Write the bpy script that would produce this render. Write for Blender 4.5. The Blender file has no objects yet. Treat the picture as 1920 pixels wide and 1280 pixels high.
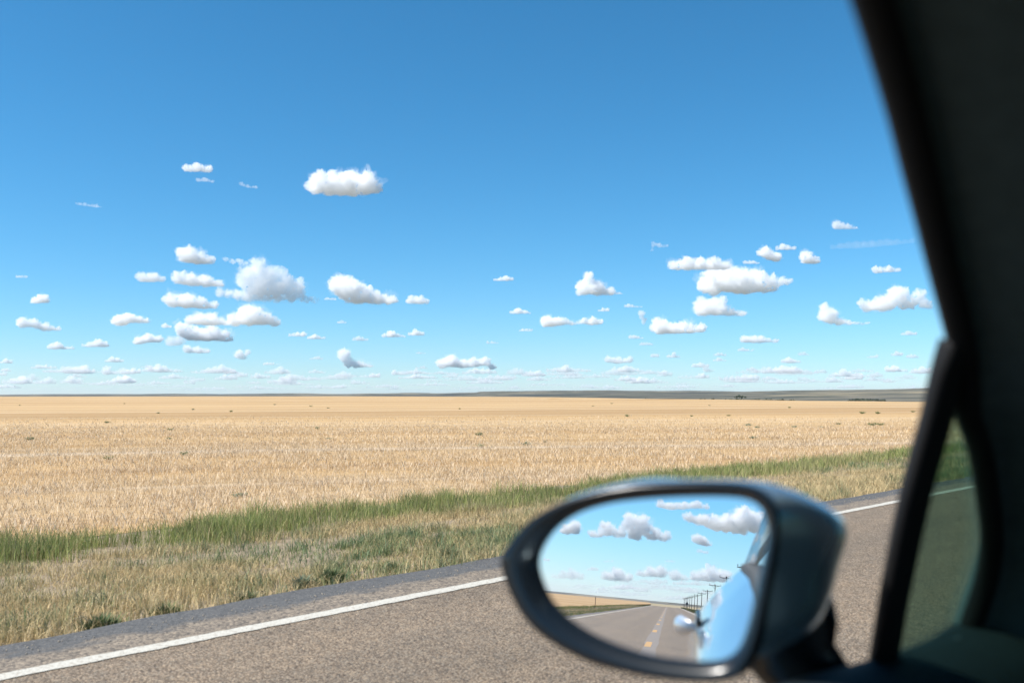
import bpy, bmesh, math, random
import numpy as np
from mathutils import Vector, Matrix, noise
from math import radians as R_, sin, cos, pi, atan2, atan, tan, sqrt, hypot

S = bpy.context.scene
C = S.collection
random.seed(7); RNG = np.random.default_rng(7)

# ------------------------------------------------------------------ camera
F = 1867.0                       # focal length in photo pixels (1920 wide)
YAW, PITCH = R_(43.0), math.atan(100/1867)
CAM = Vector((0, 0, 1.2))
fwd = Vector((-sin(YAW)*cos(PITCH), cos(YAW)*cos(PITCH), sin(PITCH)))
rgt = Vector((cos(YAW), sin(YAW), 0)); upv = rgt.cross(fwd)
cam_d = bpy.data.cameras.new('camera'); cam = bpy.data.objects.new('camera', cam_d); C.objects.link(cam)
M3 = Matrix((rgt, upv, -fwd)).transposed()
cam.matrix_world = Matrix.Translation(CAM) @ M3.to_4x4()
cam_d.sensor_width = 36; cam_d.lens = 36*F/1920
cam_d.clip_start = 0.02; cam_d.clip_end = 200000
cam_d.dof.use_dof = True; cam_d.dof.focus_distance = 30; cam_d.dof.aperture_fstop = 4.0
S.camera = cam
def ray(x, y):
    return (fwd + rgt*((x-960)/F) - upv*((y-640)/F)).normalized()

# ------------------------------------------------------------------ world, sun, exposure
SUN_EL, SUN_AZ = R_(50), R_(148)           # azimuth measured to the left of the road direction (+Y)
w = bpy.data.worlds.new('World'); S.world = w; w.use_nodes = True
nt = w.node_tree; bg = nt.nodes['Background']
sky = nt.nodes.new('ShaderNodeTexSky'); sky.sky_type = 'NISHITA'; sky.sun_disc = False
sky.sun_elevation = SUN_EL; sky.sun_rotation = -SUN_AZ
sky.altitude = 800; sky.air_density = 0.9; sky.dust_density = 0.2; sky.ozone_density = 10.0
hsv = nt.nodes.new('ShaderNodeHueSaturation'); hsv.inputs['Hue'].default_value = .483; hsv.inputs['Saturation'].default_value = 1.13
nt.links.new(sky.outputs[0], hsv.inputs['Color']); nt.links.new(hsv.outputs[0], bg.inputs[0]); bg.inputs[1].default_value = 0.099
sd = bpy.data.lights.new('sun', 'SUN'); sd.energy = 5.0; sd.angle = R_(0.53); sd.color = (1, .96, .90)
sun = bpy.data.objects.new('sun', sd); C.objects.link(sun)
sdir = Vector((-sin(SUN_AZ)*cos(SUN_EL), cos(SUN_AZ)*cos(SUN_EL), sin(SUN_EL)))
sun.rotation_euler = sdir.to_track_quat('Z', 'Y').to_euler(); sun.location = (0, 0, 60)
S.view_settings.view_transform = 'Standard'; S.view_settings.look = 'None'
S.view_settings.exposure = 0.68; S.view_settings.gamma = 1
cy = S.cycles
cy.use_denoising = True; cy.denoiser = 'OPENIMAGEDENOISE'
cy.max_bounces = 64; cy.diffuse_bounces = 3; cy.glossy_bounces = 4; cy.transmission_bounces = 4
cy.volume_bounces = 64; cy.transparent_max_bounces = 96
cy.sample_clamp_indirect = 8

# ------------------------------------------------------------------ helpers
def link(o, parent=None, offs=None):
    C.objects.link(o)
    if parent is not None: o.parent = parent
    return o
def tag(o, label=None, cat=None, group=None, kind=None):
    if label: o['label'] = label
    if cat: o['category'] = cat
    if group: o['group'] = group
    if kind: o['kind'] = kind
    return o
def empty(name, loc, label, cat, group=None, rz=0):
    o = bpy.data.objects.new(name, None); o.location = loc; o.rotation_euler[2] = rz; o.empty_display_size = .2
    C.objects.link(o); return tag(o, label, cat, group)
def mesh_obj(name, verts, faces, mat, parent=None, smooth=False):
    """verts in the parent's frame"""
    me = bpy.data.meshes.new(name); me.from_pydata([tuple(v) for v in verts], [], faces); me.validate(); me.update()
    if smooth: me.polygons.foreach_set('use_smooth', [True]*len(me.polygons))
    if mat: me.materials.append(mat)
    return link(bpy.data.objects.new(name, me), parent)
def bm_obj(name, bm, mat, parent=None, smooth=False, recalc=True):
    if recalc: bmesh.ops.recalc_face_normals(bm, faces=bm.faces)
    me = bpy.data.meshes.new(name); bm.to_mesh(me); bm.free()
    if smooth:
        me.polygons.foreach_set('use_smooth', [True]*len(me.polygons)); me.set_sharp_from_angle(angle=R_(38))
    if mat: me.materials.append(mat)
    return link(bpy.data.objects.new(name, me), parent)
def np_mesh(name, V, quads=None, tris=None, mat=None, cols=None, parent=None, smooth=False):
    me = bpy.data.meshes.new(name)
    nq = 0 if quads is None else len(quads); ntr = 0 if tris is None else len(tris)
    me.vertices.add(len(V)); me.vertices.foreach_set('co', np.asarray(V, np.float32).ravel())
    loops = []
    if nq: loops.append(np.asarray(quads, np.int32).ravel())
    if ntr: loops.append(np.asarray(tris, np.int32).ravel())
    loops = np.concatenate(loops)
    me.loops.add(len(loops)); me.loops.foreach_set('vertex_index', loops)
    me.polygons.add(nq+ntr)
    st = np.concatenate([np.arange(nq)*4, nq*4 + np.arange(ntr)*3]).astype(np.int32)
    me.polygons.foreach_set('loop_start', st)
    if smooth: me.polygons.foreach_set('use_smooth', np.ones(nq+ntr, bool))
    if cols is not None:
        a = me.attributes.new('tint', 'FLOAT_COLOR', 'POINT')
        a.data.foreach_set('color', np.asarray(cols, np.float32).ravel())
    me.update(calc_edges=True)
    if mat: me.materials.append(mat)
    return link(bpy.data.objects.new(name, me), parent)
def grid_faces(nu, nv, closed=False):
    f = []
    for i in range(nu-1):
        for j in range(nv if closed else nv-1):
            f.append((i*nv+j, i*nv+(j+1) % nv, (i+1)*nv+(j+1) % nv, (i+1)*nv+j))
    return f
def box(bm, c, s, rot=None):
    r = bmesh.ops.create_cube(bm, size=1)
    for v in r['verts']:
        p = Vector((v.co.x*s[0], v.co.y*s[1], v.co.z*s[2]))
        if rot: p = rot @ p
        v.co = p + Vector(c)
def tube(bm, a, b, ra, rb, n=8):
    a, b = Vector(a), Vector(b); d = b-a
    q = d.to_track_quat('Z', 'Y').to_matrix()
    r = bmesh.ops.create_cone(bm, cap_ends=True, segments=n, radius1=ra, radius2=rb, depth=d.length)
    for v in r['verts']: v.co = q @ v.co + (a+b)/2

# value noise in numpy
_perm = np.random.default_rng(3).random((512, 512))
def vnoise(x, y):
    x = np.asarray(x, float); y = np.asarray(y, float)
    xi = np.floor(x).astype(int); yi = np.floor(y).astype(int); fx = x-xi; fy = y-yi
    fx = fx*fx*(3-2*fx); fy = fy*fy*(3-2*fy)
    g = lambda a, b: _perm[a % 512, b % 512]
    return (g(xi, yi)*(1-fx)+g(xi+1, yi)*fx)*(1-fy)+(g(xi, yi+1)*(1-fx)+g(xi+1, yi+1)*fx)*fy
def fnoise(x, y, o=3):
    s = 0; a = .5; t = 0
    for k in range(o):
        s = s+a*vnoise(x*2**k+17*k, y*2**k+31*k); t += a; a *= .5
    return s/t

# ------------------------------------------------------------------ materials
class NT:
    def __init__(s, name):
        s.m = bpy.data.materials.new(name); s.m.use_nodes = True; s.t = s.m.node_tree
        s.b = s.t.nodes['Principled BSDF']; s.out = s.t.nodes['Material Output']
    def n(s, typ, **kw):
        nd = s.t.nodes.new('ShaderNode'+typ)
        for k, v in kw.items():
            if k.startswith('i_'):
                key = k[2:]; key = int(key) if key.isdigit() else key.replace('_', ' ')
                nd.inputs[key].default_value = v
            else: setattr(nd, k, v)
        return nd
    def l(s, a, b): s.t.links.new(a, b)
    def pos(s, scale=(1, 1, 1), obj=False):
        g = s.n('NewGeometry'); mp = s.n('Mapping'); mp.inputs['Scale'].default_value = scale
        s.l(g.outputs['Position'], mp.inputs[0]); return mp.outputs[0]
    def noise(s, vec, scale, detail=3, rough=.6):
        nd = s.n('TexNoise', i_Scale=scale, i_Detail=detail, i_Roughness=rough); s.l(vec, nd.inputs['Vector']); return nd.outputs['Fac']
    def ramp(s, fac, stops):
        r = s.n('ValToRGB'); e = r.color_ramp.elements
        while len(e) < len(stops): e.new(.5)
        for el, (p, c) in zip(e, stops): el.position = p; el.color = (*c, 1) if len(c) == 3 else c
        s.l(fac, r.inputs[0]); return r.outputs[0]
    def mix(s, fac, a, b, typ='MIX'):
        m = s.n('MixRGB', blend_type=typ)
        for inp, v in ((0, fac), (1, a), (2, b)):
            if hasattr(v, 'node'): s.l(v, m.inputs[inp])
            elif inp == 0: m.inputs[0].default_value = v
            else: m.inputs[inp].default_value = (*v, 1)
        return m.outputs[0]
    def bump(s, h, strength, dist):
        b = s.n('Bump', i_Strength=strength, i_Distance=dist); s.l(h, b.inputs['Height']); s.l(b.outputs[0], s.b.inputs['Normal'])
    def base(s, c):
        if hasattr(c, 'node'): s.l(c, s.b.inputs['Base Color'])
        else: s.b.inputs['Base Color'].default_value = (*c, 1)
def simple(name, col, rough=.5, metal=0, coat=0, coat_rough=.03, var=0, spec=.5):
    t = NT(name); t.b.inputs['Roughness'].default_value = rough; t.b.inputs['Metallic'].default_value = metal
    t.b.inputs['Coat Weight'].default_value = coat; t.b.inputs['Coat Roughness'].default_value = coat_rough
    t.b.inputs['Specular IOR Level'].default_value = spec
    if var:
        c = t.ramp(t.noise(t.pos(), 60, 4), [(.3, tuple(x*(1-var) for x in col)), (.7, tuple(x*(1+var) for x in col))]); t.base(c)
    else: t.base(col)
    return t.m

# asphalt: chip seal of tan, pinkish and grey stones in dark binder
def asphalt_mat():
    t = NT('chip_seal'); p = t.pos()
    vo = t.n('TexVoronoi', i_Scale=105.0); t.l(p, vo.inputs['Vector'])
    sep = t.n('SeparateColor'); t.l(vo.outputs['Color'], sep.inputs[0])
    stones = t.ramp(sep.outputs[0], [(0, (.125, .096, .068)), (.25, (.23, .175, .12)), (.5, (.305, .235, .162)), (.75, (.265, .23, .18)), (1, (.42, .325, .23))])
    gap = t.ramp(vo.outputs['Distance'], [(.35, (1, 1, 1)), (.75, (.35, .33, .32))])
    c = t.mix(1, stones, gap, 'MULTIPLY')
    big = t.noise(t.pos((1.2, .06, 1)), 1.3, 3)
    c = t.mix(1, c, t.ramp(big, [(.3, (.90, .90, .90)), (.7, (1.06, 1.02, .97))]), 'MULTIPLY')
    trk = t.n('SeparateXYZ'); t.l(p, trk.inputs[0])       # two darker wheel tracks in each lane
    wv = t.n('Math', operation='SINE'); wm2 = t.n('Math', operation='MULTIPLY_ADD', i_1=2*pi/1.72, i_2=1.2); t.l(trk.outputs[0], wm2.inputs[0]); t.l(wm2.outputs[0], wv.inputs[0])
    wq = t.n('Math', operation='MULTIPLY_ADD', i_1=.9); t.l(t.noise(t.pos((.5, .08, 1)), 2, 3), wq.inputs[0]); t.l(wv.outputs[0], wq.inputs[2])
    c = t.mix(1, c, t.ramp(wq.outputs[0], [(.15, (1.03, 1.02, 1.0)), (.95, (.94, .935, .92))]), 'MULTIPLY')
    blot = t.noise(t.pos((1, .35, 1)), .9, 5, .7)
    c = t.mix(1, c, t.ramp(blot, [(.36, (.86, .85, .84)), (.5, (1, 1, 1)), (.66, (1.07, 1.04, 1.0))]), 'MULTIPLY')
    mid = t.noise(p, 9, 4)
    c = t.mix(1, c, t.ramp(mid, [(.3, (.84, .84, .85)), (.7, (1.1, 1.08, 1.05))]), 'MULTIPLY')
    t.base(c); t.b.inputs['Roughness'].default_value = .85
    t.bump(vo.outputs['Distance'], .5, -.006)
    return t.m
def shoulder_mat():
    t = NT('shoulder_asphalt'); p = t.pos()
    vo = t.n('TexVoronoi', i_Scale=70.0); t.l(p, vo.inputs['Vector'])
    sep = t.n('SeparateColor'); t.l(vo.outputs['Color'], sep.inputs[0])
    tan_ = t.ramp(sep.outputs[0], [(0, (.07, .058, .046)), (.5, (.185, .147, .108)), (1, (.30, .24, .172))])
    fine = t.noise(p, 60, 5, .75)
    grey = t.ramp(fine, [(.34, (.035, .034, .033)), (.5, (.085, .082, .078)), (.62, (.13, .123, .113)), (.7, (.20, .18, .15))])
    # loose chips thicken toward the painted line
    x = t.n('SeparateXYZ'); t.l(p, x.inputs[0])
    mr = t.n('MapRange', i_1=-5.08, i_2=-4.60); t.l(x.outputs[0], mr.inputs[0])
    nz = t.noise(t.pos((1.6, .7, 1)), 3.2, 5, .7)
    ad = t.n('Math', operation='ADD'); t.l(mr.outputs[0], ad.inputs[0]); t.l(nz, ad.inputs[1])
    msk = t.ramp(ad.outputs[0], [(.82, (0, 0, 0)), (1.02, (1, 1, 1))])
    t.base(t.mix(msk, grey, tan_)); t.b.inputs['Roughness'].default_value = .85
    t.bump(vo.outputs['Distance'], .4, -.006)
    return t.m
def paint_mat(name, col, worn):
    t = NT(name); p = t.pos()
    c = t.ramp(t.noise(p, 45, 4, .7), [(.36, worn), (.48, col), (.8, tuple(min(1, x*1.05) for x in col))])
    t.base(c); t.b.inputs['Roughness'].default_value = .7
    vo = t.n('TexVoronoi', i_Scale=75.0); t.l(p, vo.inputs['Vector']); t.bump(vo.outputs['Distance'], .35, -.005)
    return t.m
def soil_mat(name, a, b, scale=6):
    t = NT(name); p = t.pos()
    c = t.ramp(t.noise(p, scale, 6, .7), [(.3, a), (.7, b)]); t.base(c); t.b.inputs['Roughness'].default_value = .95
    t.bump(t.noise(p, 40, 4), .6, .03); return t.m
def tint_mat(name, rough=.7, trans=.25):
    t = NT(name)
    a = t.n('Attribute', attribute_name='tint'); t.l(a.outputs['Color'], t.b.inputs['Base Color'])
    t.b.inputs['Roughness'].default_value = rough; t.b.inputs['Specular IOR Level'].default_value = .25
    if trans:
        tr = t.n('BsdfTranslucent'); t.l(a.outputs['Color'], tr.inputs[0])
        ms = t.n('MixShader', i_0=trans); t.l(t.b.outputs[0], ms.inputs[1]); t.l(tr.outputs[0], ms.inputs[2])
        t.l(ms.outputs[0], t.out.inputs[0])
    return t.m
def field_mat():
    t = NT('stubble'); g = t.n('NewGeometry')
    # harvest passes follow gently curved rows: distance from a far centre
    dv = t.n('VectorMath', operation='DISTANCE'); t.l(g.outputs['Position'], dv.inputs[0]); dv.inputs[1].default_value = FIELD_CENTRE
    wob = t.noise(t.pos((.008, .008, 1)), 1.0, 2)
    wm = t.n('Math', operation='MULTIPLY_ADD', i_1=26.0); t.l(wob, wm.inputs[0]); t.l(dv.outputs['Value'], wm.inputs[2])
    cb = t.n('CombineXYZ'); t.l(wm.outputs[0], cb.inputs[0])
    rows = t.noise(cb.outputs[0], .16, 4, .6)
    rows_f = t.noise(cb.outputs[0], .9, 3, .6)
    broad = t.noise(cb.outputs[0], .028, 3, .55)
    p = t.pos()
    patch = t.noise(t.pos((.05, .05, 1)), 1, 4)
    c = t.ramp(rows, [(.38, (.41, .262, .125)), (.49, (.485, .325, .162)), (.56, (.475, .335, .185)), (.64, (.545, .43, .30))])
    c = t.mix(1, c, t.ramp(rows_f, [(.32, (.88, .87, .87)), (.68, (1.08, 1.08, 1.08))]), 'MULTIPLY')
    c = t.mix(1, c, t.ramp(patch, [(.3, (.93, .92, .90)), (.7, (1.05, 1.05, 1.05))]), 'MULTIPLY')
    c = t.mix(1, c, t.ramp(broad, [(.38, (.86, .83, .80)), (.5, (1, 1, 1)), (.6, (1.08, 1.10, 1.14))]), 'MULTIPLY')
    fine = t.noise(t.pos((1, 1, 1)), 3.5, 6, .8)
    c = t.mix(1, c, t.ramp(fine, [(.3, (.80, .78, .78)), (.5, (1, 1, 1)), (.7, (1.10, 1.11, 1.14))]), 'MULTIPLY')
    # bare soil showing between the stalks
    soil = t.noise(p, 9, 5, .75)
    sm = t.ramp(soil, [(.32, (1, 1, 1)), (.42, (0, 0, 0))])
    c = t.mix(sm, c, (.30, .24, .19))
    t.base(c); t.b.inputs['Roughness'].default_value = .9; t.b.inputs['Specular IOR Level'].default_value = .1
    t.bump(t.noise(p, 14, 5, .7), .7, .06)
    return t.m
def hills_mat():
    t = NT('hill_range'); p = t.pos((.001, .001, .003))
    c = t.ramp(t.noise(p, 1.5, 7, .68), [(.38, (.026, .027, .019)), (.46, (.072, .066, .043)), (.53, (.15, .128, .084)), (.60, (.085, .076, .05)), (.68, (.034, .034, .025))])
    sm = t.ramp(t.noise(t.pos((.004, .004, .006)), 1, 5), [(.44, (1.15, 1.12, 1.1)), (.56, (.5, .55, .46))])
    c = t.mix(1, c, sm, 'MULTIPLY')
    gold = t.ramp(t.noise(t.pos((.0004, .0004, .012)), 2, 3), [(.57, (0, 0, 0)), (.66, (1, 1, 1))])
    c = t.mix(gold, c, (.30, .235, .13))
    t.base(c); t.b.inputs['Roughness'].default_value = .95; return t.m

_cl = {}
def cloud_mat(dens):
    k = round(math.log2(dens)*2)
    if k not in _cl:
        t = NT('cloud_vapour'); t.t.nodes.remove(t.b)
        v = t.n('VolumeScatter'); v.inputs['Color'].default_value = (1, 1, 1, 1); v.inputs['Density'].default_value = 2**(k/2); v.inputs['Anisotropy'].default_value = .1
        t.l(v.outputs[0], t.out.inputs['Volume']); _cl[k] = t.m
        try: t.m.volume_sampling = 'MULTIPLE_IMPORTANCE'
        except Exception: pass
    return _cl[k]

# ------------------------------------------------------------------ the land
FIELD_CENTRE = (CAM + fwd*420 + rgt*(-150))[:]
Z_FIELD = -.45
EDGE_AZ = [-10, 10, 20.6, 26.9, 35.7, 43, 52.7, 70, 100, 140, 174, 190]
EDGE_R = [235, 245, 257, 305, 444, 855, 1300, 1155, 1200, 1300, 1400, 1400]
def edge_r(az): return np.interp(az, EDGE_AZ, EDGE_R)
def field_z(x, y):
    p = -x
    r = np.hypot(x, y)
    base = Z_FIELD + .10*(fnoise(np.asarray(x)/60+5, np.asarray(y)/60+9, 2)-.5)*np.clip((r-20)/60, 0, 1)
    return base
# ground sheet to the horizon
def ground_sheet():
    azs = np.radians(np.arange(0, 360, 2.0)); rs = np.array([0, 6, 15, 40, 100, 180, 240, 300, 400, 600, 900, 1300, 1800, 2500, 4000, 8000, 15000, 22000.])
    V = [(0, 0, -.9)]
    for r in rs[1:]:
        for a in azs:
            ad = math.degrees(a); ad = ad if ad < 195 else ad-360
            E = float(edge_r(ad)) if ad >= -10 else 300
            d = max(0, r-E)
            z = -.9 - 14*min(1, d/900)
            V.append((-sin(a)*r, cos(a)*r, z))
    n = len(azs); q = []; t3 = []
    for j in range(n): t3.append((0, 1+(j+1) % n, 1+j))
    for i in range(len(rs)-2):
        for j in range(n):
            a = 1+i*n+j; b = 1+i*n+(j+1) % n
            q.append((a, b, b+n, a+n))
    o = np_mesh('ground', np.array(V), q, t3, soil_mat('dry_farmland', (.27, .22, .125), (.42, .335, .19), .05))
    tag(o, kind='structure')
ground_sheet()
# stubble field: fan-shaped sheet on the far side of the verge
def field_sheet():
    na, nr = 190, 90
    azs = np.linspace(1.2, 179, na); V = np.zeros((na, nr, 3))
    for i, ad in enumerate(azs):
        a = R_(ad); E = float(edge_r(ad)); r0 = min(11.6/max(sin(a), .02), E*.97)
        r = r0*(E/r0)**np.linspace(0, 1, nr)
        x = -np.sin(a)*r; y = np.cos(a)*r
        V[i, :, 0] = x; V[i, :, 1] = y; V[i, :, 2] = field_z(x, y)
        V[i, -1, 2] -= .25
    o = np_mesh('field', V.reshape(-1, 3), grid_faces(na, nr), None, field_mat(), smooth=True); tag(o, kind='structure')
field_sheet()
# low hills far off
RX = [-400, 0, 110, 480, 560, 640, 830, 950, 1100, 1200, 1400, 1480, 1600, 1730, 2000, 2600]
RP = [.4, .4, .9, 2.0, 2.7, 2.2, 3.2, 5, 6.6, 6.0, 5.2, 6.2, 7.6, 9.2, 10, 8]
RD = [14, 14, 14, 14, 15, 14, 11, 9, 8, 7.5, 7, 7, 6.6, 6.4, 6.2, 6.2]
HAZ = [43-math.degrees(atan((x-960)/F)) for x in RX]
def hill_z(ad, r):
    px = np.interp(ad, HAZ[::-1], RP[::-1]); D = np.interp(ad, HAZ[::-1], RD[::-1])*1000
    if ad > 90 or ad < -20: px = .8 + 1.2*float(vnoise(ad/2.5+50, 3.3))
    px = px + 2.4*(float(fnoise(ad*.55+9, 1.7, 4))-.5)*(1 if 5 < ad < 60 else .4)
    px = px + (1.2 if 5 < ad < 45 else 0)
    top = 1.2 + px/F*D
    x, y = -sin(R_(ad))*r, cos(R_(ad))*r
    t = np.clip((r-1700)/(D-1700), 0, 1); s = t*t*(3-2*t)
    g = fnoise(x/900+40, y/900+80, 4)-.5
    z = -15 + (top+15)*s**.8 + g*60*s*(1-s)*1.6
    return z - np.clip((r-D)/6000, 0, 1)*15 - (15 if r <= 1700 else 0)*0
def hills():
    azs = np.concatenate([np.arange(-180, 10, 3.), np.arange(10, 76, .3), np.arange(76, 150, 3.), np.arange(150, 180.1, .5)])
    rs = np.concatenate([np.linspace(1500, 9000, 90), np.linspace(9200, 21000, 40)])
    V = np.zeros((len(azs), len(rs), 3))
    for i, ad in enumerate(azs):
        for j, r in enumerate(rs):
            z = float(hill_z(ad, r)); z -= .6*max(0, min(1, (1800-r)/300))
            V[i, j] = (-sin(R_(ad))*r, cos(R_(ad))*r, z)
    o = np_mesh('hills', V.reshape(-1, 3), grid_faces(len(azs), len(rs)), None, hills_mat(), smooth=True); tag(o, kind='structure')
hills()

# ------------------------------------------------------------------ road
Y0, Y1 = -420, 600
def road_z(y): return 0.0 if y > -260 else -((y+260)/160)**2*1.1
def strip(name, x0, x1, z, mat, ys, jit=0, jstep=None):
    V = []
    for y in ys:
        zz = z + road_z(y)
        V += [(x0 + random.uniform(-jit, jit), y, zz), (x1 + random.uniform(-jit, jit), y, zz)]
    f = [(2*i, 2*i+1, 2*i+3, 2*i+2) for i in range(len(ys)-1)]
    o = mesh_obj(name, V, f, mat); tag(o, kind='structure'); return o
ysr = list(np.arange(Y0, -250, 10.)) + [-200, -100, -50, 0, 50, 100, 200, 300, Y1]
XL, XC, XR = -4.53, -.9, 2.72
strip('road', XL-.06, XR+.06, 0, asphalt_mat(), ysr)
sh = shoulder_mat()
# outer edge of the shoulder is ragged
def shoulder(name, xin, xout):
    ys = np.concatenate([np.arange(Y0, -30, 4.), np.arange(-30, 40, .15), np.arange(40, Y1, 4.)])
    V = []
    for y in ys:
        j = (float(fnoise(y*1.1, 3.3, 4))-.5)*.30
        V += [(xin, y, road_z(y)-.001), (xout + j, y, road_z(y)-.012), (xout + j + (-.06 if xout < 0 else .06), y, road_z(y)-.10)]
    f = []
    for i in range(len(ys)-1):
        for k in (0, 1): f.append((3*i+k, 3*i+k+1, 3*i+k+4, 3*i+k+3))
    o = mesh_obj(name, V, f, sh); tag(o, kind='structure')
shoulder('road_shoulder', XL-.06, -5.20); shoulder('road_shoulder', XR+.06, 3.3)
wp = paint_mat('white_road_paint', (.50, .47, .40), (.33, .28, .22)); yp = paint_mat('yellow_road_paint', (.50, .27, .06), (.30, .20, .10))
ysl = list(np.arange(Y0, -40, 5.)) + list(np.arange(-40, 45, .06)) + list(np.arange(45, Y1, 5.))
strip('edge_line', XL-.052, XL+.052, .004, wp, ysl, .006)
strip('edge_line', XR-.075, XR+.075, .004, wp, list(np.arange(Y0, Y1, 6.)), .004)
def dashes():
    V = []; f = []
    y = 38.0
    while y > -300:
        for a, b in ((y, y-3.05),):
            ys = np.linspace(a, b, 9)
            n = len(V)
            for q in ys: V += [(XC-.075+random.uniform(-.008, .008), q, .004+road_z(q)), (XC+.075+random.uniform(-.008, .008), q, .004+road_z(q))]
            f += [(n+2*i, n+2*i+1, n+2*i+3, n+2*i+2) for i in range(8)]
        y -= 12.2
    o = mesh_obj('centre_line', V, f, yp); tag(o, kind='structure')
dashes()
# worn tar band under the dashes
t_ = NT('tar_band'); t_.base(t_.ramp(t_.noise(t_.pos(), 70, 4), [(.3, (.12, .10, .085)), (.7, (.28, .235, .19))])); t_.b.inputs['Roughness'].default_value = .8
strip('tar_band', XC-.11, XC+.22, .002, t_.m, list(np.arange(Y0, 60, 1.5)), .03)
# earth verges
def verge_z(p):   # p = distance left of the camera line
    return np.interp(p, [4.9, 5.3, 8.3, 10.2, 11.8], [-.06, -.10, -.30, -.40, -.46])
def verge(name, ps, zs, sgn, mat):
    ys = np.concatenate([np.arange(Y0, -40, 8.), np.arange(-40, 60, .5), np.arange(60, Y1, 8.)]); n = len(ps); V = []
    for y in ys:
        for k, p in enumerate(ps):
            V.append((-sgn*p, y, zs[k] + road_z(y)*1.0 + (.05*(float(fnoise(p*1.3, y*1.3, 3))-.5) if 0 < k < n-1 else 0)))
    o = mesh_obj(name, V, grid_faces(len(ys), n), mat, smooth=True); tag(o, kind='structure')
ps = list(np.linspace(4.95, 12.2, 22))
soilm = soil_mat('verge_earth', (.19, .145, .095), (.34, .26, .17), 5)
verge('verge', ps, [float(verge_z(p)) for p in ps], 1, soilm)
ps2 = [3.2, 3.6, 6, 9, 16]; verge('verge', ps2, [-.06, -.12, -.4, -.45, -.5], -1, soil_mat('verge_dry', (.15, .14, .07), (.26, .22, .13), 3))

# ------------------------------------------------------------------ grasses (uncountable: one object each)
def blades(name, P, H, W, lean, col, mat, label=None):
    n = len(P)
    th = RNG.uniform(0, 2*pi, n); la = RNG.uniform(0, 2*pi, n)
    side = np.stack([np.cos(th), np.sin(th), 0*th], 1); ld = np.stack([np.cos(la), np.sin(la), 0*la], 1)
    up = np.array([0, 0, 1.])
    m = P + (up*.55*H[:, None]) + ld*(lean*H*.25)[:, None]
    tp = P + up*(H*np.sqrt(np.clip(1-lean**2*.8, .08, 1)))[:, None] + ld*(lean*H)[:, None]
    V = np.stack([P-side*W[:, None]*.5, P+side*W[:, None]*.5, m+side*W[:, None]*.42, m-side*W[:, None]*.42, tp], 1).reshape(-1, 3)
    i = np.arange(n)[:, None]*5
    q = i+np.array([[0, 1, 2, 3]]); t3 = i+np.array([[3, 2, 4]])
    cc = np.repeat(np.concatenate([col, np.ones((n, 1))], 1), 5, 0)
    o = np_mesh(name, V, q, t3, mat, cc); tag(o, label, None, None, 'stuff'); return o
def scatter(pmin, pmax, bands):
    """bands: (y0, y1, blades per m2, width factor)"""
    X = []; Wf = []
    for y0, y1, d, wf in bands:
        n = int((pmax-pmin)*(y1-y0)*d); a = np.stack([RNG.uniform(pmin, pmax, n), RNG.uniform(y0, y1, n)], 1)
        X.append(a); Wf.append(np.full(n, wf))
    return np.concatenate(X), np.concatenate(Wf)
def lerp(a, b, t): return a*(1-t[:, None]) + b*t[:, None]
A3 = np.array
BANDS = [(-6, 1, 400, 1.0), (1, 12, 2600, .8), (12, 20, 1600, 1.0), (20, 34, 700, 1.5), (34, 60, 260, 2.3), (60, 140, 60, 4.5), (-30, -6, 120, 2.2), (-120, -30, 60, 3.5), (-300, -120, 14, 8)]
gm = tint_mat('grass_blade')
def roadside_grass():
    X, wf = scatter(5.0, 9.6, BANDS); p, y = X[:, 0], X[:, 1]; n = len(p)
    clump = fnoise(p*1.6, y*1.6, 3); pat = fnoise(p*.55+9, y*.35+4, 3)
    edge = np.clip((p-5.02-.40*fnoise(y*1.3, y*0+2.2, 3))/.22, 0, 1)
    dens = np.clip((clump-.25)*4.5, .3, 1)*edge
    thin = 1-.72*np.exp(-((p-8.7-.5*(fnoise(y*.3, y*0+8, 2)-.5))/.42)**2)      # bare brownish track before the tall grass
    k = RNG.random(n) < dens*thin; p, y, wf, clump, pat = p[k], y[k], wf[k], clump[k], pat[k]; n = len(p)
    near = np.exp(-((p-5.7)/.55)**2)
    tuft = fnoise(p*4.5, y*4.5, 2); green = np.clip((pat-.50)*3.5 + (tuft-.45)*2.2 + .5*near*(tuft > .45) + RNG.normal(0, .3, n), 0, 1)
    dry = lerp(A3([.66, .51, .28]), A3([.44, .34, .175]), RNG.random(n)); gr = lerp(A3([.23, .27, .105]), A3([.125, .17, .075]), RNG.random(n))
    bl = RNG.random(n) < .5*(tuft > .6); gr[bl] = A3([.16, .22, .12])
    col = lerp(dry, gr, green)
    H = (.02 + .12*clump + .16*np.clip(tuft-.4, 0, 1) + .04*near)*RNG.uniform(.5, 1.45, n)
    P = np.stack([-p, y, verge_z(p) - .02], 1)
    P[:, 2] += np.where(y < -260, -((y+260)/160)**2*1.1, 0)
    blades('roadside_grass', P, H, .0065*wf*RNG.uniform(.6, 1.4, n), RNG.uniform(.15, .95, n), col, gm, 'short dry and green grass on the roadside verge')
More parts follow.
